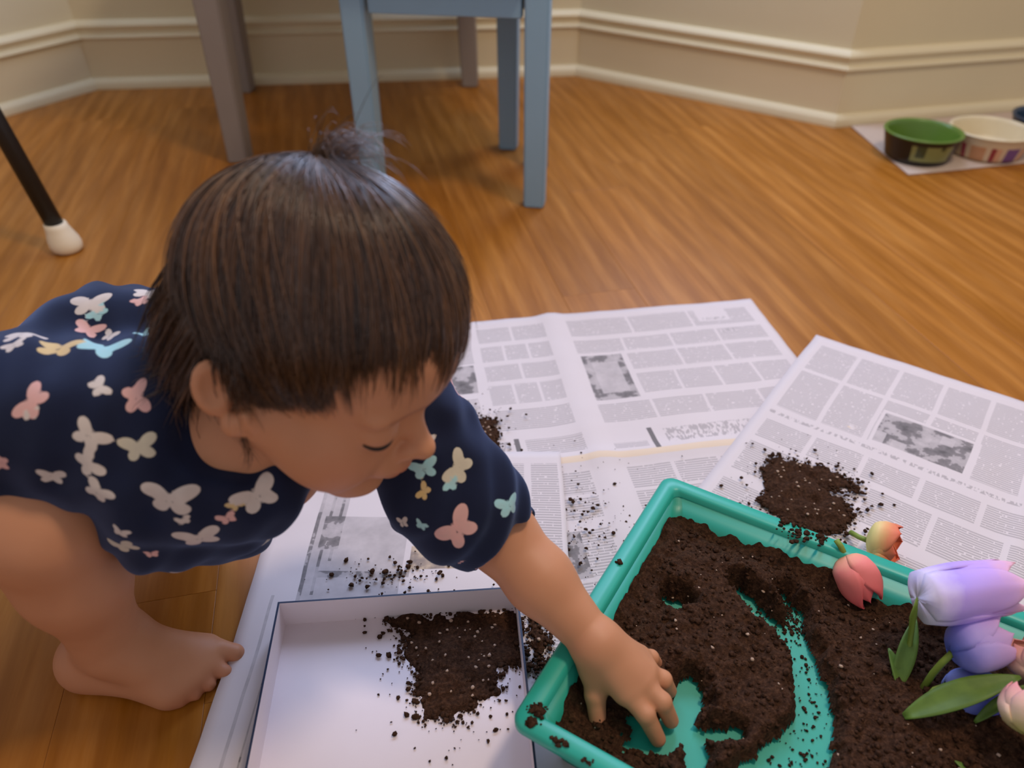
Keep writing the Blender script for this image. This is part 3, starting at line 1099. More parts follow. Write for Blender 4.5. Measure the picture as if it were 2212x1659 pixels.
M_STEM = plain('stem_green', srgb(128, 148, 58), 0.55)
_lm = NT('leaf_green', 0.5, 0.35)
_o2 = _lm.attr('along').outputs['Fac']
_lm.col(_lm.mix(_lm.noise(_lm.obj(), 70), srgb(66, 92, 36), srgb(112, 140, 54)))
M_LEAF = _lm.m
PINK = petal_mat('petal_pink', [(0.0, srgb(232, 168, 130)), (0.25, srgb(238, 138, 132)), (1.0, srgb(226, 96, 96))])
PURP = petal_mat('petal_purple', [(0.0, srgb(236, 226, 250)), (0.3, srgb(186, 160, 240)), (0.7, srgb(204, 166, 232)), (1.0, srgb(240, 186, 200))])
LILA = petal_mat('petal_lilac', [(0.0, srgb(96, 110, 206)), (0.4, srgb(178, 160, 226)), (1.0, srgb(212, 168, 214))])
BLUE = petal_mat('petal_blue', [(0.0, srgb(150, 160, 236)), (0.5, srgb(92, 96, 196)), (1.0, srgb(112, 86, 170))])
CORA = petal_mat('petal_coral', [(0.0, srgb(216, 212, 130)), (0.35, srgb(236, 206, 140)), (0.7, srgb(230, 140, 100)), (1.0, srgb(220, 100, 80))])
PEAC = petal_mat('petal_peach', [(0.0, srgb(214, 196, 110)), (0.35, srgb(238, 204, 176)), (1.0, srgb(236, 156, 156))])


def leaf_mesh(name, a, b, w, bend, parent, org, fold=0.25):
    a, b = np.array(a), np.array(b)
    d = b - a; L = np.linalg.norm(d); d /= L
    side = np.cross(d, [0, 0, 1]); side /= np.linalg.norm(side) + 1e-9
    up = np.cross(side, d)
    V, F, T = [], [], []
    n, m = 14, 6
    for i in range(n + 1):
        t = i / n
        ww = w * max(0.04, math.sin(math.pi * min(1, t * 0.93 + 0.05)) ** 0.8)
        c = a + d * L * t + up * bend * math.sin(math.pi * t)
        for j in range(m + 1):
            s = 2 * j / m - 1
            V.append(c + side * ww * s + up * ww * fold * abs(s) - np.array(org)); T.append(t)
    for i in range(n):
        for j in range(m):
            F.append((i * (m + 1) + j, i * (m + 1) + j + 1, (i + 1) * (m + 1) + j + 1, (i + 1) * (m + 1) + j))
    o = from_py(name, V, F, M_LEAF, parent)
    add_attr(o.data, 'along', 'FLOAT', 'POINT', T)
    s_ = o.modifiers.new('thickness', 'SOLIDIFY'); s_.thickness = 0.0008
    return o


def tulip(label, base, tip, R, mat, open_=0.0, stem=None, leaves=(), spin=0.0, seed=1, blunt=False):
    base, tip = np.array(base), np.array(tip)
    t_ = empty('artificial_tulip', base)
    tag(t_, label, 'flower', 'artificial tulips')
    ax_ = tip - base; L = np.linalg.norm(ax_); ax_ /= L
    A = np.cross(ax_, [0.1, 0.2, 1.0]); A /= np.linalg.norm(A); B = np.cross(ax_, A)
    r_ = random.Random(seed)
    ts = [0, .08, .2, .35, .5, .65, .8, .92, 1.0]
    rp = [0.22, .62, .90, 1.0, 1.02, .98, .88 + .2 * open_, .74 + .45 * open_, .58 + .7 * open_]
    if blunt: ts = [0, .03, .2, .35, .5, .65, .8, .92, 1.0]; rp = [0.06, .90, 1.0, 1.02, 1.0, .98, 1.0, .98, .92]
    ap = [0.9, 1.08, 1.12, 1.12, 1.06, .94, .70, .40, .05]
    for k in range(6):
        inner = k >= 3
        ph0 = spin + (k % 3) * 2 * math.pi / 3 + (math.pi / 3 if inner else 0) + r_.uniform(-.12, .12)
        sc = 0.90 if inner else 1.0
        ln = L * (0.97 if inner else 1.0) * r_.uniform(.95, 1.03)
        V, F, T = [], [], []
        n, m = 16, 10
        for i in range(n + 1):
            t = i / n
            rr_ = np.interp(t, ts, rp) * R * sc; aw = np.interp(t, ts, ap)
            for j in range(m + 1):
                s = 2 * j / m - 1
                ph = ph0 + s * aw
                rad = rr_ * (1 - 0.05 * s * s + 0.06 * (1 - abs(s)) * (1 if abs(s) < .15 else .6)) + 0.0006 * math.sin(9 * t + k * 2 + 3 * s)
                V.append(ax_ * ln * (t - 0.05 * s * s * t) + rad * (math.cos(ph) * A + math.sin(ph) * B)); T.append(t)
        for i in range(n):
            for j in range(m):
                F.append((i * (m + 1) + j, i * (m + 1) + j + 1, (i + 1) * (m + 1) + j + 1, (i + 1) * (m + 1) + j))
        o = from_py('petal', V, F, mat, t_)
        add_attr(o.data, 'along', 'FLOAT', 'POINT', T)
        s_ = o.modifiers.new('thickness', 'SOLIDIFY'); s_.thickness = 0.0007
    if stem is not None:
        pts = [np.array(q) - base for q in stem]
        V, F = tube([ax_ * 0.002] + pts, 0.0026, 10)
        from_py('stem', V, F, M_STEM, t_)
    for a, b, w, bend in leaves:
        leaf_mesh('leaf', a, b, w, bend, t_, base)
    return t_


G = g
sz = TZ + 0.030
tulip('small pink tulip bud hanging over the far tray wall', G(1824, 1198, 0.073), G(1884, 1304, 0.048), 0.0185, PINK, -0.1,
      [G(1816, 1180, 0.081), G(1806, 1166, 0.084)], spin=0.4, seed=1)
tulip('coral and yellow tulip lying on the newspaper behind the tray', G(1872, 1168, 0.026), G(1948, 1182, 0.034), 0.0225, CORA, 0.5,
      [G(1855, 1160, 0.022), G(1838, 1150, 0.016)], spin=0.9, seed=2)
tulip('large lavender tulip with a pink tip at the right edge', G(1982, 1292, 0.118), G(2206, 1262, 0.122), 0.0222, PURP, 0.35,
      [G(1972, 1335, 0.090), G(1962, 1420, 0.055), G(1945, 1505, sz)],
      [(G(1930, 1500, sz), G(1978, 1335, 0.075), 0.0070, 0.006), (G(1950, 1510, sz), G(1920, 1400, 0.060), 0.0050, 0.004)], spin=1.35, seed=3, blunt=True)
tulip('round lilac tulip with a blue base below the lavender one', G(2052, 1412, 0.085), G(2180, 1366, 0.098), 0.0205, LILA, 0.15,
      [G(2035, 1432, 0.075), G(2015, 1455, 0.062), G(1985, 1500, sz)], spin=0.2, seed=4)
tulip('deep blue tulip half hidden under the broad green leaf', G(2040, 1480, 0.058), G(2180, 1515, 0.050), 0.0175, BLUE, 0.0,
      [G(2020, 1490, 0.055), G(1985, 1530, sz)], [(G(2005, 1578, sz), G(2110, 1690, 0.045), 0.0055, 0.004)], spin=0.5, seed=5)
tulip('peach pink tulip at the right edge above the broad leaf', G(2262, 1462, 0.085), G(2205, 1375, 0.100), 0.0185, PEAC, 0.2,
      [G(2275, 1490, 0.075), G(2290, 1540, sz)], spin=0.0, seed=6)
tulip('peach and yellow tulip at the right edge below the broad leaf', G(2225, 1590, 0.085), G(2230, 1475, 0.105), 0.0190, PEAC, 0.1,
      [G(2235, 1620, 0.075), G(2240, 1680, sz)],
      [(G(1952, 1548, 0.052), G(2205, 1462, 0.092), 0.0105, 0.004), (G(2105, 1560, 0.055), G(2215, 1480, 0.085), 0.0042, 0.002)], spin=0.3, seed=7)

# ================================================================== THE CHILD
child = empty('person', (-0.27, 0.45, 0))
tag(child, 'toddler in a navy butterfly dress squatting and reaching into the teal tray', 'person')
CH0 = np.array([-0.27, 0.45, 0.0])

# ---- head frame
HB, HP, HR = -20.0, 22.0, -9.0
WHORL = (-0.040, 0.020, 0.11)
NHAIR = 13000
HC = P(682, 741, 0.487)
_b, _p, _r = R_(HB), R_(HP), R_(HR)
Hf = np.array([math.cos(_b), math.sin(_b), 0]); Rt = np.array([math.sin(_b), -math.cos(_b), 0]); Zu = np.array([0, 0, 1.0])
Fv = math.cos(_p) * Hf - math.sin(_p) * Zu
Uv = math.sin(_p) * Hf + math.cos(_p) * Zu
Lv = -Rt
Lv, Uv = math.cos(_r) * Lv + math.sin(_r) * Uv, -math.sin(_r) * Lv + math.cos(_r) * Uv
HM = np.stack([Fv, Lv, Uv], 1)           # columns: face forward, child's left, up
HS = 0.985
hd = lambda x, y, z: HC + HM @ (np.array([x, y, z]) * HS)


def rot_local(ax_, deg):
    return HM @ np.array(Matrix.Rotation(R_(deg), 3, ax_))


NB = np.array([-0.182, 0.415, 0.268])     # base of the neck
RS = P(175, 905, 0.515)                   # right shoulder
LS = np.array([-0.098, 0.462, 0.252])     # left shoulder
PEL = np.array([-0.345, 0.520, 0.150])    # pelvis

# --- head, neck, torso, legs
fb = Field((-0.50, 0.24, -0.006), (0.06, 0.66, 0.50), 0.0019)
fb.ell(hd(-0.006, 0, 0.037), (0.086, 0.067, 0.076), 0.001, HM)
fb.ell(hd(0.035, 0, 0.026), (0.0510, 0.056, 0.050), 0.02, HM)            # forehead
fb.ell(hd(0.036, 0, -0.028), (0.041, 0.050, 0.050), 0.02, HM)            # face mass
for s in (-1, 1):
    fb.ell(hd(0.043, s * 0.033, -0.043), (0.027, 0.024, 0.028), 0.018, HM)   # cheeks
    fb.cap(hd(-0.002, s * 0.042, -0.035), hd(0.052, s * 0.012, -0.076), 0.022, 0.016, 0.016)  # jaw
    fb.ell(hd(0.065, s * 0.027, 0.006), (0.012, 0.024, 0.007), 0.010, HM)    # brow ridge
fb.ell(hd(0.060, 0, -0.079), (0.0160, 0.017, 0.0145), 0.010, HM)          # chin
for s in (-1, 1):
    fb.ell(hd(0.086, s * 0.031, -0.008), (0.016, 0.019, 0.010), 0.012, HM, sub=True)   # sockets
    fb.ell(hd(0.0640, s * 0.0305, -0.0095), (0.0132, 0.0165, 0.0118), 0.004, HM)       # lowered lids
fb.cap(hd(0.074, 0, -0.011), hd(0.0890, 0, -0.0300), 0.0070, 0.0085, 0.007)            # nose bridge
fb.ell(hd(0.0925, 0, -0.0315), (0.0082, 0.0085, 0.0075), 0.004, HM)
for s in (-1, 1):
    fb.ell(hd(0.0845, s * 0.0085, -0.0345), (0.0070, 0.0055, 0.0055), 0.003, HM)
    fb.ell(hd(0.0885, s * 0.0050, -0.0405), (0.0030, 0.0024, 0.0026), 0.002, HM, sub=True)
fb.ell(hd(0.0760, 0, -0.0500), (0.0105, 0.021, 0.0140), 0.010, HM)       # muzzle
fb.ell(hd(0.0835, 0, -0.0510), (0.0062, 0.0135, 0.0048), 0.003, HM)      # upper lip
fb.ell(hd(0.0800, 0, -0.0590), (0.0062, 0.0115, 0.0046), 0.003, HM)      # lower lip
fb.cap(hd(0.0855, -0.014, -0.0555), hd(0.0855, 0.014, -0.0555), 0.0010, 0.0010, 0.002, sub=True)
# ears
for s in (-1, 1):
    E = rot_local('Y', -26)
    c = hd(-0.026, s * 0.0675, -0.015)
    EM = E @ np.array(Matrix.Rotation(R_(-36 * s), 3, 'Z'))
    fb.ell(c, (0.0118, 0.0058, 0.0185), 0.003, EM)
    fb.ell(c + HM @ np.array([0.003, s * 0.0065, 0.003]), (0.0084, 0.0066, 0.0140), 0.0015, EM, sub=True)
    fb.ell(hd(-0.010, s * 0.0650, -0.036), (0.0072, 0.0050, 0.0080), 0.004, HM)        # lobe
    fb.cap(hd(-0.003, s * 0.064, -0.024), hd(0.001, s * 0.063, -0.030), 0.0045, 0.0040, 0.004)
# neck and trunk
fb.cap(hd(-0.038, 0, -0.020), NB, 0.033, 0.032, 0.008)
fb.cap(RS, NB, 0.030, 0.031, 0.02)
fb.cap(NB, LS, 0.031, 0.030, 0.02)
fb.cap(NB + np.array([-0.02, 0.01, -0.03]), PEL, 0.058, 0.080, 0.03)
fb.cap(NB + np.array([0.0, -0.01, -0.035]), PEL + np.array([0.07, -0.05, 0.03]), 0.040, 0.055, 0.03)
fb.cap(P(430, 975, 0.535), P(600, 1015, 0.550), 0.030, 0.026, 0.02)
# right leg (nearest the camera)
KN = P(95, 1128, 0.535); AN = P(232, 1372, 0.622)
HIP = np.array([-0.44, 0.465, 0.135])
fb.cap(HIP, KN, 0.052, 0.041, 0.03)
fb.cap(KN, KN + (AN - KN) * 0.42, 0.041, 0.0365, 0.02)
fb.cap(KN + (AN - KN) * 0.42, AN, 0.0365, 0.0255, 0.02)
heel = g(196, 1424, 0.021)
fb.ell(heel, (0.021, 0.021, 0.021), 0.015)
fb.cap(AN, heel, 0.024, 0.019, 0.015)
bases = [(446, 1402), (438, 1434), (414, 1462), (388, 1482), (362, 1494)]
tips = [(508, 1411), (486, 1452), (452, 1478), (422, 1499), (388, 1512)]
tr = [0.0082, 0.0064, 0.0060, 0.0056, 0.0056]
for i, (b_, t2) in enumerate(zip(bases, tips)):
    B_ = g(*b_, 0.0125 - 0.0008 * i)
    fb.cap(AN + np.array([0.006, 0, -0.012]), B_, 0.020, 0.0095, 0.014)
    fb.cap(heel, B_, 0.0185, 0.0100, 0.014)
    T_ = g(*t2, tr[i] + 0.0005)
    mid = (B_ + T_) / 2 + np.array([0, 0, 0.003])
    fb.cap(B_, mid, 0.0088, tr[i] * 0.95, 0.005)
    fb.cap(mid, T_, tr[i] * 0.95, tr[i], 0.0028)
# left leg, mostly hidden
KL = np.array([-0.285, 0.575, 0.205]); AL = np.array([-0.345, 0.585, 0.045])
fb.cap(PEL + np.array([-0.02, 0.04, 0]), KL, 0.055, 0.042, 0.03)
fb.cap(KL, AL, 0.040, 0.025, 0.02)
fb.cap(AL + np.array([-0.012, 0, -0.024]), AL + np.array([0.085, 0.004, -0.033]), 0.020, 0.0115, 0.015)
# right arm hanging back beside the thigh
RE = np.array([-0.412, 0.392, 0.212]); RW = np.array([-0.432, 0.335, 0.128])
fb.cap(RS, RE, 0.030, 0.027, 0.01)
fb.cap(RE, RW, 0.027, 0.0175, 0.015)
_hd = np.array([-0.05, -0.10, -0.99]); _hs = np.array([0.95, 0.30, -0.08])
for _i, (_o, _l) in enumerate(((-0.016, 0.026), (-0.0055, 0.032), (0.0055, 0.033), (0.0155, 0.029))):
    _k = RW + _hd * 0.036 + _hs * _o
    _m = _k + _hd * _l * 0.55 + np.array([0, 0.004, 0]); _e = _m + _hd * _l * 0.5 + np.array([0, 0.010, 0])
    fb.cap(RW, _k, 0.0150, 0.0098, 0.010)
    fb.cap(_k, _m, 0.0076, 0.0070, 0.0025); fb.cap(_m, _e, 0.0070, 0.0060, 0.0025)
fb.cap(RW + _hd * 0.008 + _hs * 0.012, RW + _hd * 0.026 + _hs * 0.026, 0.0115, 0.0080, 0.008)
fb.cap(RW + _hd * 0.026 + _hs * 0.026, RW + _hd * 0.044 + _hs * 0.030, 0.0080, 0.0066, 0.003)
vb, Fb = fb.mesh(1)

# --- left arm and hand at finer resolution; shoulder end sits inside the sleeve
WR = g(1283, 1384, 0.088); EL = g(1075, 1150, 0.138)
fa = Field(np.minimum(np.minimum(LS, EL), g(1440, 1600, 0.015)) - 0.05, np.maximum(LS, g(1440, 1420, 0.07)) + 0.05, 0.0012)
fa.cap(LS, EL, 0.030, 0.0275, 0.01)
fa.cap(EL, EL + (WR - EL) * 0.45, 0.0275, 0.0255, 0.015)
fa.cap(EL + (WR - EL) * 0.45, WR, 0.0255, 0.0172, 0.012)
kn = dict(index=((1352, 1494), .070), middle=((1382, 1474), .072), ring=((1393, 1450), .070), pinky=((1378, 1420), .066))
fing = dict(index=[((1394, 1543), .059), ((1421, 1596), .037)], middle=[((1430, 1516), .061), ((1449, 1556), .039)],
            ring=[((1432, 1468), .060), ((1446, 1492), .041)], pinky=[((1406, 1421), .057), ((1417, 1432), .044)])
fr_ = dict(index=.0073, middle=.0073, ring=.0070, pinky=.0064)
WR2 = WR + (WR - EL) / np.linalg.norm(WR - EL) * 0.004
for nme in kn:
    K = g(*kn[nme][0], kn[nme][1] - 0.004)
    fa.cap(WR2, K, 0.0155, 0.0106, 0.010)
    q = K
    rr_ = fr_[nme] * 1.12
    for (px, z) in fing[nme]:
        T_ = g(*px, z)
        fa.cap(q, T_, rr_, fr_[nme] * (0.98 if px == fing[nme][0][0] else 0.84), 0.0025)
        q = T_; rr_ = fr_[nme]
th0, th1, th2 = g(1290, 1440, .068), g(1286, 1500, .054), g(1291, 1556, .038)
fa.cap(WR2, th0, 0.0150, 0.0125, 0.010)
fa.cap(th0, g(1345, 1470, .064), 0.0120, 0.0100, 0.010)
fa.cap(th0, th1, 0.0122, 0.0082, 0.006)
fa.cap(th1, th2, 0.0082, 0.0066, 0.003)
va, Fa = fa.mesh(1)

verts = np.concatenate([vb, va]); faces = np.concatenate([Fb, Fa + len(vb)])
me = np_mesh('body', verts - CH0, faces)


def skin_mat():
    m = NT('skin', 0.52, 0.35)
    o = m.obj()
    t = m.attr('tint').outputs['Color']
    n = m.noise(o, 35.0, 3.0)
    base = m.mix(n, srgb(190, 130, 94), srgb(200, 140, 103))
    c = m.mix(1.0, base, t, 'MULTIPLY')
    m.col(c)
    m.b.inputs['Subsurface Weight'].default_value = 0.12
    m.b.inputs['Subsurface Radius'].default_value = (0.006, 0.0025, 0.0012)
    m.b.inputs['Subsurface Scale'].default_value = 1.0
    m.bump(m.noise(o, 400.0), 0.05, 0.0005)
    return m.m


M_SKIN = skin_mat()
body = link('body', me, M_SKIN, child)
# natural colouring: lips, cheeks, fingertips, toes, eyebrows
loc = (verts - HC) @ HM / HS
gs = lambda c, r: np.exp(-(((loc - np.array(c)) / np.array(r)) ** 2).sum(1))
tint = np.ones((len(verts), 3))
lip = np.clip(gs((0.087, 0, -0.0515), (0.008, 0.012, 0.0045)) + gs((0.084, 0, -0.0595), (0.008, 0.010, 0.0045)), 0, 1)
chk = gs((0.055, -0.045, -0.040), (0.02, 0.02, 0.018)) + gs((0.055, 0.045, -0.040), (0.02, 0.02, 0.018))
tint *= 1 - lip[:, None] * np.array([0.08, 0.34, 0.30])
tint *= 1 - np.clip(chk, 0, 1)[:, None] * np.array([0.0, 0.08, 0.06])
for s in (-1, 1):      # sparse eyebrow
    t_ = np.clip((loc[:, 1] * s - 0.010) / 0.030, 0, 1)
    dz = loc[:, 2] - (0.0065 + 0.0035 * np.sin(t_ * math.pi))
    br = np.exp(-(dz / 0.0026) ** 2) * ((loc[:, 1] * s > 0.008) & (loc[:, 1] * s < 0.044) & (loc[:, 0] > 0.03))
    tint *= 1 - br[:, None] * np.array([0.34, 0.40, 0.40])
for q in list(th2[None]) + [g(*v[-1][0], v[-1][1]) for v in fing.values()] + [g(*t2, 0.006) for t2 in tips]:
    d_ = np.exp(-((verts - q) ** 2).sum(1) / 0.010 ** 2)
    tint *= 1 - d_[:, None] * np.array([0.0, 0.12, 0.10])
add_attr(me, 'tint', 'FLOAT_COLOR', 'POINT', np.concatenate([tint, np.ones((len(verts), 1))], 1))

# eyes: a sliver of eyeball under each lowered lid, with lashes
M_EYE = plain('eye_white', srgb(150, 130, 118), 0.2, 0.5)
M_LASH = plain('lash_hair', srgb(34, 22, 18), 0.6)
for s in (-1, 1):
    c0 = np.array([0.0640, s * 0.0305, -0.0095]); rr3 = np.array([0.0132, 0.0165, 0.0118]) * 1.06
    pts = []
    for k in range(15):
        ps = R_(-62 + 150 * k / 14) * s
        ph = R_(-24 - 14 * math.sin(math.pi * k / 14))
        pts.append(HC + HM @ ((c0 + rr3 * np.array([math.cos(ph) * math.cos(ps), math.cos(ph) * math.sin(ps), math.sin(ph)])) * HS) - CH0)
    V, F = tube(pts, [0.0005 + 0.0013 * math.sin(math.pi * (k + 0.5) / 15) for k in range(15)], 8)
    from_py('eyelashes', V, F, M_LASH, child)

# ---- dress
fd = Field((-0.52, 0.22, 0.10), (0.08, 0.68, 0.42), 0.0021)
T1 = NB + np.array([-0.03, 0.015, -0.03])
fd.cap(T1, PEL, 0.074, 0.098, 0.03)
fd.cap(RS + np.array([0.01, 0, 0]), NB, 0.041, 0.043, 0.03)
fd.cap(NB, LS, 0.043, 0.038, 0.03)
# chest front hanging forward below the neckline, bunched above the lap
fd.cap(P(300, 1000, 0.505), P(600, 1058, 0.520), 0.024, 0.017, 0.03)
fd.cap(P(420, 1062, 0.500), P(610, 1066, 0.515), 0.013, 0.010, 0.012)
fd.cap(P(330, 1090, 0.520), P(560, 1105, 0.535), 0.026, 0.018, 0.03)
fd.cap(P(330, 1150, 0.540), P(530, 1150, 0.550), 0.022, 0.016, 0.012)
fd.cap(P(340, 1140, 0.560), P(520, 1140, 0.590), 0.030, 0.024, 0.03)
fd.cap(P(300, 1010, 0.54), P(420, 1090, 0.60), 0.040, 0.035, 0.03)
fd.cap(P(230, 733, 0.575), P(390, 708, 0.565), 0.034, 0.030, 0.04)
fd.cap(P(60, 790, 0.575), P(220, 738, 0.575), 0.030, 0.032, 0.04)
# right sleeve falling back over the thigh, skirt over the knee
fd.cap(RS, P(40, 900, 0.520), 0.043, 0.047, 0.03)
fd.cap(P(40, 900, 0.525), P(-120, 960, 0.56), 0.050, 0.055, 0.03)
fd.cap(P(180, 960, 0.53), P(30, 975, 0.55), 0.036, 0.040, 0.02)
# left sleeve, puffed and flared
S1 = g(1002, 1085, 0.172); S2 = g(1062, 1148, 0.142)
fd.cap(LS, S1, 0.046, 0.043, 0.02)
fd.cap(S1, S2, 0.043, 0.036, 0.02)
fd.cap(P(905, 1080, 0.575), P(935, 1125, 0.580), 0.017, 0.013, 0.03)
fd.cap(P(925, 985, 0.585), P(935, 930, 0.600), 0.016, 0.008, 0.02)
fd.cap(P(890, 1100, 0.585), P(866, 1128, 0.588), 0.012, 0.005, 0.012)
fd.cap(P(930, 960, 0.600), P(944, 910, 0.612), 0.014, 0.005, 0.012)
# openings: neckline, arm opening
fd.ell(P(518, 952, 0.470), (0.046, 0.046, 0.036), 0.004, sub=True)
fd.ell(P(470, 915, 0.47), (0.030, 0.04, 0.030), 0.004, sub=True)
ud = (WR - EL) / np.linalg.norm(WR - EL)
cut = S2 + ud * 0.030
fd.cap(cut + ud * 0.034, cut + ud * 0.10, 0.062, 0.07, 0.003, sub=True)
ax3 = [(fd.lo[i] + fd.h * np.arange(fd.n[i])).astype(np.float32) for i in range(3)]
XX, YY, ZZ = np.meshgrid(*ax3, indexing='ij', sparse=True)
# soft cloth folds
fd.V += 0.0022 * np.sin(XX * 70 + YY * 120 + 2 * np.sin(ZZ * 50)) * np.sin(ZZ * 60 - XX * 90 + 1.0) + 0.0009 * np.sin(XX * 190 - ZZ * 130 + YY * 60)
vd, Fd = fd.mesh(1)
dme = np_mesh('dress', vd - CH0, Fd)


def dress_mat():
    m = NT('navy_cotton', 0.85, 0.2)
    o = m.obj()
    d = m.attr('print_edge').outputs['Fac']
    c = m.attr('print_colour').outputs['Color']
    navy = m.mix(m.noise(o, 40.0), srgb(15, 19, 38), srgb(22, 28, 54))
    msk = m.math('MULTIPLY_ADD', d, -1400.0, 0.5, clamp=True)
    nn = m.noise(o, 160.0)
    pc = m.mix(m.math('MULTIPLY', nn, 0.5), c, srgb(176, 160, 150))
    m.col(m.mix(msk, navy, pc))
    m.bump(m.noise(o, 900.0), 0.15, 0.0006)
    m.b.inputs['Sheen Weight'].default_value = 0.25
    m.b.inputs['Sheen Tint'].default_value = (0.4, 0.55, 1.0, 1)
    return m.m


dress = link('dress', dme, dress_mat(), child)
dress['label'] = 'navy dress printed with pale butterflies'
bvh = BVHTree.FromPolygons([tuple(v) for v in vd], [tuple(int(i) for i in f) for f in Fd])
nrm = np.zeros((len(vd), 3))
_n = np.cross(vd[Fd[:, 2]] - vd[Fd[:, 0]], vd[Fd[:, 3]] - vd[Fd[:, 1]])
for i in range(4):
    for w in range(3): nrm[:, w] += np.bincount(Fd[:, i], _n[:, w], len(vd))
nrm /= np.linalg.norm(nrm, axis=1)[:, None] + 1e-12
WH, PK, AQ, YL, CR = srgb(214, 200, 190), srgb(226, 168, 160), srgb(150, 206, 210), srgb(214, 180, 110), srgb(206, 196, 170)
# (pixel x, y, wing span in px, rotation deg, colour)
BF = [(195, 655, 80, 15, WH), (212, 675, 46, 60, AQ), (318, 632, 62, 0, WH), (303, 650, 36, 40, PK), (45, 722, 78, 20, WH), (30, 745, 50, 50, WH), (128, 753, 86, 0, YL),
      (218, 752, 100, -28, AQ), (190, 712, 56, -8, PK), (238, 725, 44, -30, WH), (312, 722, 40, 70, AQ), (214, 835, 54, -62, WH), (68, 868, 84, 68, PK), (65, 893, 40, 10, WH),
      (295, 858, 78, -70, PK), (192, 942, 78, -40, WH), (190, 1000, 70, -75, WH), (300, 966, 80, 12, CR), (212, 1062, 64, -50, WH), (112, 1028, 56, -20, WH), (0, 1000, 50, 80, PK),
      (365, 1080, 108, -8, WH), (555, 1070, 96, 28, WH), (510, 1090, 40, 30, YL), (430, 1163, 94, 6, WH), (328, 1197, 30, 0, PK), (268, 1180, 70, 40, CR),
      (490, 1120, 44, 25, PK), (570, 1175, 50, 20, CR), (260, 1150, 40, -30, WH), (395, 1125, 34, 10, WH),
      (990, 1010, 74, 62, CR), (915, 1012, 62, 18, AQ), (915, 1062, 40, 60, YL), (988, 1143, 96, 48, PK), (1100, 1092, 62, 14, AQ), (930, 945, 26, 0, WH), (870, 1128, 34, 20, WH), (910, 1135, 30, -20, AQ), (975, 1040, 44, 70, AQ)]
sdm = np.full(len(vd), 0.05); cdm = np.zeros((len(vd), 4)); cdm[:, 3] = 1; cdm[:, :3] = WH
co = np.array([0, 0, CAMH])


def el(u, v, cx, cy, rx, ry, a):
    ca_, sa_ = math.cos(R_(a)), math.sin(R_(a))
    x, y = (u - cx) * ca_ + (v - cy) * sa_, -(u - cx) * sa_ + (v - cy) * ca_
    k0 = np.sqrt((x / rx) ** 2 + (y / ry) ** 2); k1 = np.sqrt((x / rx ** 2) ** 2 + (y / ry ** 2) ** 2) + 1e-9
    return k0 * (k0 - 1) / k1


for (px, py, span, rot, colr) in BF:
    d = Vector(ray(px, py)).normalized()
    hit, nn, fi, dist = bvh.ray_cast(Vector(co), d)
    if hit is None: continue
    hit = np.array(hit); nn = np.array(nn)
    if nn @ np.array(d) > 0: nn = -nn
    k = (hit - co) @ np.array([0, _c, -_s])
    sc = 1.12 * span * k / FPX / 2.0
    rx = np.array([math.cos(R_(rot)), math.sin(R_(rot)) * _s, math.sin(R_(rot)) * _c])
    u = rx - nn * (rx @ nn); u /= np.linalg.norm(u); v = np.cross(nn, u)
    near = np.where((((vd - hit) ** 2).sum(1) < (sc * 1.6) ** 2) & (nrm @ nn > 0.1))[0]
    q = vd[near] - hit
    a, b = q @ u / sc, q @ v / sc
    sd_ = np.full(len(near), 9.0)
    for s in (-1, 1):
        sd_ = np.minimum(sd_, el(a * s, b, 0.50, 0.26, 0.50, 0.30, 28))
        sd_ = np.minimum(sd_, el(a * s, b, 0.36, -0.32, 0.34, 0.27, -30))
    sd_ = np.minimum(sd_, el(a, b, 0, 0, 0.07, 0.34, 0)) * sc
    m_ = sd_ < sdm[near]
    sdm[near[m_]] = sd_[m_]; cdm[near[m_], :3] = colr
rb = np.random.RandomState(31)
COLS = [WH, PK, AQ, CR, WH, YL]
seen = (vd - co) @ np.array([0, _c, -_s])
for _ in range(380):
    i = rb.randint(len(vd))
    hit, nn = vd[i], nrm[i]
    px_ = 1106 + FPX * (hit[0]) / seen[i]
    if px_ > -30 and nn @ (co - hit) > 0: continue
    sc = 0.011 + 0.006 * rb.rand()
    d2 = ((vd - hit) ** 2).sum(1)
    near = np.where((d2 < (sc * 1.6) ** 2) & (nrm @ nn > 0.1))[0]
    if (sdm[near] < 0.006).any(): continue
    u = np.cross(nn, rb.randn(3)); u /= np.linalg.norm(u); v = np.cross(nn, u)
    q = vd[near] - hit; a, b = q @ u / sc, q @ v / sc
    sd_ = np.full(len(near), 9.0)
    for s in (-1, 1):
        sd_ = np.minimum(sd_, el(a * s, b, 0.50, 0.26, 0.50, 0.30, 28)); sd_ = np.minimum(sd_, el(a * s, b, 0.36, -0.32, 0.34, 0.27, -30))
    sd_ = sd_ * sc
    m_ = sd_ < sdm[near]
    sdm[near[m_]] = sd_[m_]; cdm[near[m_], :3] = COLS[rb.randint(6)]
add_attr(dme, 'print_edge', 'FLOAT', 'POINT', sdm)
add_attr(dme, 'print_colour', 'FLOAT_COLOR', 'POINT', cdm)

# ---- hair: a dark under-cap and individual strands combed from the crown
M_HAIR = NT('brown_hair', 0.30, 0.9)
_t = M_HAIR.attr('strand').outputs['Fac']
M_HAIR.col(M_HAIR.ramp(_t, [(0.0, srgb(40, 25, 17)), (0.5, srgb(82, 53, 33)), (1.0, srgb(128, 86, 50))]))
M_HAIR = M_HAIR.m
RAD = np.array([0.086, 0.067, 0.076]); CEN = np.array([-0.006, 0, 0.037])
rh = np.random.RandomState(11)


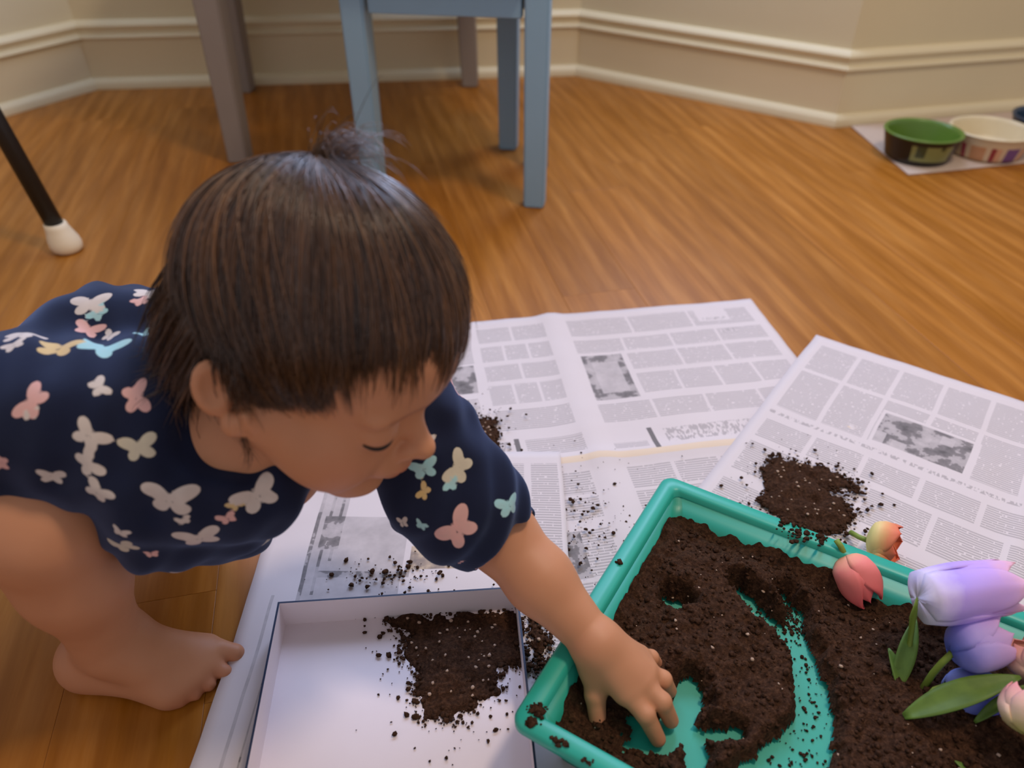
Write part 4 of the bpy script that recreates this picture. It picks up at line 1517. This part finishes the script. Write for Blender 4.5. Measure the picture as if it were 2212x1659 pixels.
def hair_end(p):
    """local z below which hair stops, as a function of where on the head (x forward, y left)"""
    return np.interp(p[0], [-0.10, -0.065, -0.040, -0.018, 0.004, 0.020, 0.045, 0.065, 0.085], [-0.070, -0.070, -0.060, -0.030, -0.024, -0.010, 0.003, 0.013, 0.021])


whorl = np.array(WHORL, float); whorl = (whorl - CEN) / RAD; whorl /= np.linalg.norm(whorl)
gl = HM.T @ np.array([0, 0, -1.0])         # gravity in head coordinates


def on_surf(q, lift):
    d = (q - CEN) / RAD
    d /= np.linalg.norm(d)
    nn = d / RAD; nn /= np.linalg.norm(nn)
    return CEN + d * RAD + nn * lift, nn


def strand(p0, lift0, lift1, length, jit, n=11):
    pts = []
    p, nn = on_surf(p0, lift0)
    wl = CEN + whorl * RAD
    st_ = length / n
    fall = False
    for k in range(n + 1):
        pts.append(p.copy())
        away = p - wl; away /= np.linalg.norm(away) + 1e-6
        t = k / n
        d = away * 1.0 + gl * 0.75 + jit
        d = d - nn * (d @ nn)
        d /= np.linalg.norm(d) + 1e-9
        q = p + d * st_
        if q[2] < -0.012 and q[0] < 0.01 or fall:
            fall = True
            q = p + (d * 0.35 + gl * 0.65) * st_
            q2, nn = on_surf(q, 0.0)
            if np.linalg.norm((q - CEN) / RAD) < 1.02: q = q2 + nn * 0.004
            p = q
        else:
            p, nn = on_surf(q, lift0 + (lift1 - lift0) * t)
        if p[2] < hair_end(p) + endj: break
    return pts


def strand_mesh(name, strands, rad, tones):
    VV, FF, TT = [], [], []
    base = 0
    for pts, r0, tone in zip(strands, rad, tones):
        pts = np.array(pts); n = len(pts)
        if n < 3: continue
        tg = np.gradient(pts, axis=0); tg /= np.linalg.norm(tg, axis=1)[:, None] + 1e-9
        a = np.cross(tg, [0.3, 0.2, 0.93]); a /= np.linalg.norm(a, axis=1)[:, None] + 1e-9
        b = np.cross(tg, a)
        rr_ = r0 * np.clip(1.05 - np.linspace(0, 1, n) ** 3, 0.12, 1)
        ring = np.stack([pts + rr_[:, None] * (math.cos(t) * a + math.sin(t) * b) for t in (0, 2.094, 4.189)], 1).reshape(-1, 3)
        VV.append(ring); TT.append(np.full(n * 3, tone))
        I = np.arange(n * 3).reshape(n, 3) + base
        for j in range(3):
            k = (j + 1) % 3
            FF.append(np.stack([I[:-1, j], I[:-1, k], I[1:, k], I[1:, j]], 1))
        base += n * 3
    V = np.concatenate(VV); F = np.concatenate(FF)
    W = HC + (V * HS) @ HM.T - CH0
    m_ = np_mesh(name, W, F)
    add_attr(m_, 'strand', 'FLOAT', 'POINT', np.concatenate(TT))
    return link(name, m_, M_HAIR, child)


strands, srad, tone = [], [], []
tries = 0
while len(strands) < NHAIR and tries < NHAIR * 6:
    tries += 1
    d = rh.randn(3); d /= np.linalg.norm(d)
    p0 = CEN + d * RAD
    if p0[2] < hair_end(p0) + 0.004: continue
    if p0[2] < -0.055: continue
    endj = rh.randn() * 0.0050
    # neighbouring strands keep a common tone in locks
    lock = noise.noise(Vector((d[0] * 7, d[1] * 7, d[2] * 7)))
    s_ = strand(p0, 0.003 + 0.003 * rh.rand(), 0.004 + 0.005 * rh.rand() + 0.008 * max(-0.3, lock), 0.075 + 0.05 * rh.rand(), rh.randn(3) * 0.10 + lock * 0.5 * np.array([1, 0, 0.5]))
    if len(s_) < 4: continue
    strands.append(s_); srad.append(0.00032 + 0.00022 * rh.rand()); tone.append(np.clip(0.35 + 0.45 * lock + 0.22 * rh.randn(), 0, 1))
# the little tuft standing up at the crown, a few flyaways, the lock before the ear
wl = CEN + whorl * RAD
for k in range(170):
    a = rh.rand() * 6.28; r0 = 0.012 * rh.rand() ** 0.5
    p0, nn = on_surf(wl + np.array([math.cos(a), math.sin(a), 0]) * r0, 0.002)
    dirn = np.array([0.55, -0.10, 0.0]) + rh.randn(3) * 0.22
    pts = []
    L = 0.036 + 0.018 * rh.rand()
    for i in range(9):
        t = i / 8
        pts.append(p0 + nn * L * (0.55 * math.sin(t * 1.9)) + dirn * L * t + gl * 0.010 * t * t)
    strands.append(pts); srad.append(0.00022); tone.append(np.clip(0.5 + 0.2 * rh.randn(), 0, 1))
for k in range(60):
    d = rh.randn(3); d /= np.linalg.norm(d)
    p0 = CEN + d * RAD
    if p0[2] < 0.03: continue
    endj = 0.0
    s_ = strand(p0, 0.003, 0.016 + 0.006 * rh.rand(), 0.06, rh.randn(3) * 0.4)
    if len(s_) > 4: strands.append(s_); srad.append(0.00018); tone.append(0.6)
for k in range(11):
    p0 = np.array([-0.004 + rh.randn() * 0.0022, -0.0640, -0.040 + rh.randn() * 0.002])
    pts = []
    L = 0.020 + 0.012 * rh.rand()
    for i in range(8):
        t = i / 7
        pts.append(p0 + gl * L * t + np.array([0.004 * math.sin(t * 3.0) - 0.004 * t, -0.002 * t, 0]))
    strands.append(pts); srad.append(0.00024); tone.append(0.3 + 0.2 * rh.rand())
for k in range(1500):
    y0 = rh.uniform(-0.060, 0.060)
    z0 = rh.uniform(-0.030, 0.045)
    q = 1 - (y0 / RAD[1]) ** 2 - ((z0 - CEN[2]) / RAD[2]) ** 2
    if q <= 0: continue
    x0 = CEN[0] - RAD[0] * math.sqrt(q)
    if x0 > -0.030: continue
    p0, nn = on_surf(np.array([x0, y0, z0]), 0.005 + 0.003 * rh.rand())
    L = 0.050 + 0.022 * rh.rand()
    jj = rh.randn(3) * 0.05
    pts = []
    for i in range(10):
        t = i / 9
        pts.append(p0 + (gl + jj) * L * t + nn * (0.006 * t * (1 - t)) + np.array([0.012, -0.06 * y0, 0]) * t * t)
    strands.append(pts); srad.append(0.00038); tone.append(np.clip(0.3 + 0.2 * rh.randn(), 0, 1))
NC, NR = np.array([-0.056, 0, -0.027]), np.array([0.026, 0.044, 0.034]) + 0.001
for k in range(2200):
    d = rh.randn(3); d /= np.linalg.norm(d)
    p = NC + d * NR
    if p[0] > -0.040 and abs(p[1]) < 0.03: continue
    L = 0.022 + 0.018 * rh.rand(); lf = 0.0005 + 0.003 * rh.rand()
    pts = []
    jj = rh.randn(3) * 0.12
    for i in range(9):
        e_ = (p - NC) / NR; e_ /= np.linalg.norm(e_)
        nn = e_ / NR; nn /= np.linalg.norm(nn)
        pts.append(NC + e_ * NR + nn * lf * (0.4 + i / 8))
        dd = gl + jj; dd = dd - nn * (dd @ nn) * 0.9
        p = pts[-1] + dd * L / 9
    strands.append(pts); srad.append(0.00036); tone.append(np.clip(0.3 + 0.2 * rh.randn(), 0, 1))
NSIGN = 1.0 if ((vd - vd.mean(0)) * nrm).sum() > 0 else -1.0
# hair falling over the middle of the right ear and down the nape
for k in range(170):
    x0 = rh.uniform(-0.034, -0.014); z0 = 0.014 + 0.016 * rh.rand()
    e_ = 1 - ((x0 - CEN[0]) / RAD[0]) ** 2 - ((z0 - CEN[2]) / RAD[2]) ** 2
    p0 = np.array([x0, -RAD[1] * math.sqrt(max(0, e_)) - 0.004, z0])
    L = 0.030 + 0.018 * rh.rand()
    jj = rh.randn(3) * 0.10
    pts = []
    for i in range(9):
        t = i / 8
        pts.append(p0 + (gl + jj) * L * t + np.array([0.0, -0.0065 * math.sin(min(1.0, t * 1.2) * math.pi * 0.8), 0]))
    strands.append(pts); srad.append(0.00034); tone.append(np.clip(0.3 + 0.2 * rh.randn(), 0, 1))
for k in range(1500):
    th = rh.uniform(-0.6, 1.2)
    z0 = rh.uniform(-0.012, 0.030)
    ql = math.sqrt(max(0.0, 1 - ((z0 - CEN[2]) / RAD[2]) ** 2))
    p0 = np.array([CEN[0] - (RAD[0] * ql + 0.004) * math.cos(th), -(RAD[1] * ql + 0.004) * math.sin(th), z0])
    if p0[0] > -0.034: continue
    L = 0.062 + 0.030 * rh.rand()
    lk = rh.rand()
    out_ = np.array([-math.cos(th), -math.sin(th), 0]); jj = rh.randn(3) * 0.06
    pts = []
    for i in range(10):
        t = i / 9
        q = p0 + (gl + np.array([-0.55, 0, 0]) + jj) * L * 0.92 * t + out_ * (0.012 * t * (1.15 - t))
        w = HC + HM @ (q * HS)
        hp_, hn_, _i, _d = bvh.find_nearest(Vector(w))
        hn_ = np.array(nrm[Fd[_i, 0]]) * NSIGN; hp_ = np.array(hp_)
        if (w - hp_) @ hn_ < 0.0025:
            w = hp_ + hn_ * (0.0025 + 0.002 * lk)
            q = HM.T @ (w - HC) / HS
        pts.append(q)
    strands.append(pts); srad.append(0.00040); tone.append(np.clip(0.3 + 0.2 * rh.randn(), 0, 1))
hair = strand_mesh('hair', strands, srad, tone)
hair['kind'] = 'stuff'; hair['label'] = 'dark brown straight short hair'

# under-cap so no scalp shows between the strands
fc = Field((-0.12, -0.09, -0.09), (0.11, 0.09, 0.13), 0.0024)
fc.ell(CEN, RAD + 0.0035, 0.001)
fc.ell((-0.056, 0, -0.027), (0.026, 0.044, 0.034), 0.02)
axc = [(fc.lo[i] + fc.h * np.arange(fc.n[i])) for i in range(3)]
A_, B_, C_ = np.meshgrid(*axc, indexing='ij')
lim = np.interp(A_, [-0.10, -0.065, -0.040, -0.018, 0.004, 0.020, 0.045, 0.065, 0.085], [-0.056, -0.056, -0.048, -0.012, -0.003, 0.006, 0.018, 0.030, 0.040])
fc.V = np.maximum(fc.V, (lim - C_).astype(np.float32))
vc, Fc = fc.mesh(1)
cme = np_mesh('scalp_hair', HC + (vc * HS) @ HM.T - CH0, Fc)
add_attr(cme, 'strand', 'FLOAT', 'POINT', np.full(len(vc), 0.15))
link('scalp_hair', cme, M_HAIR, child)
for q_ in child.children:
    pass
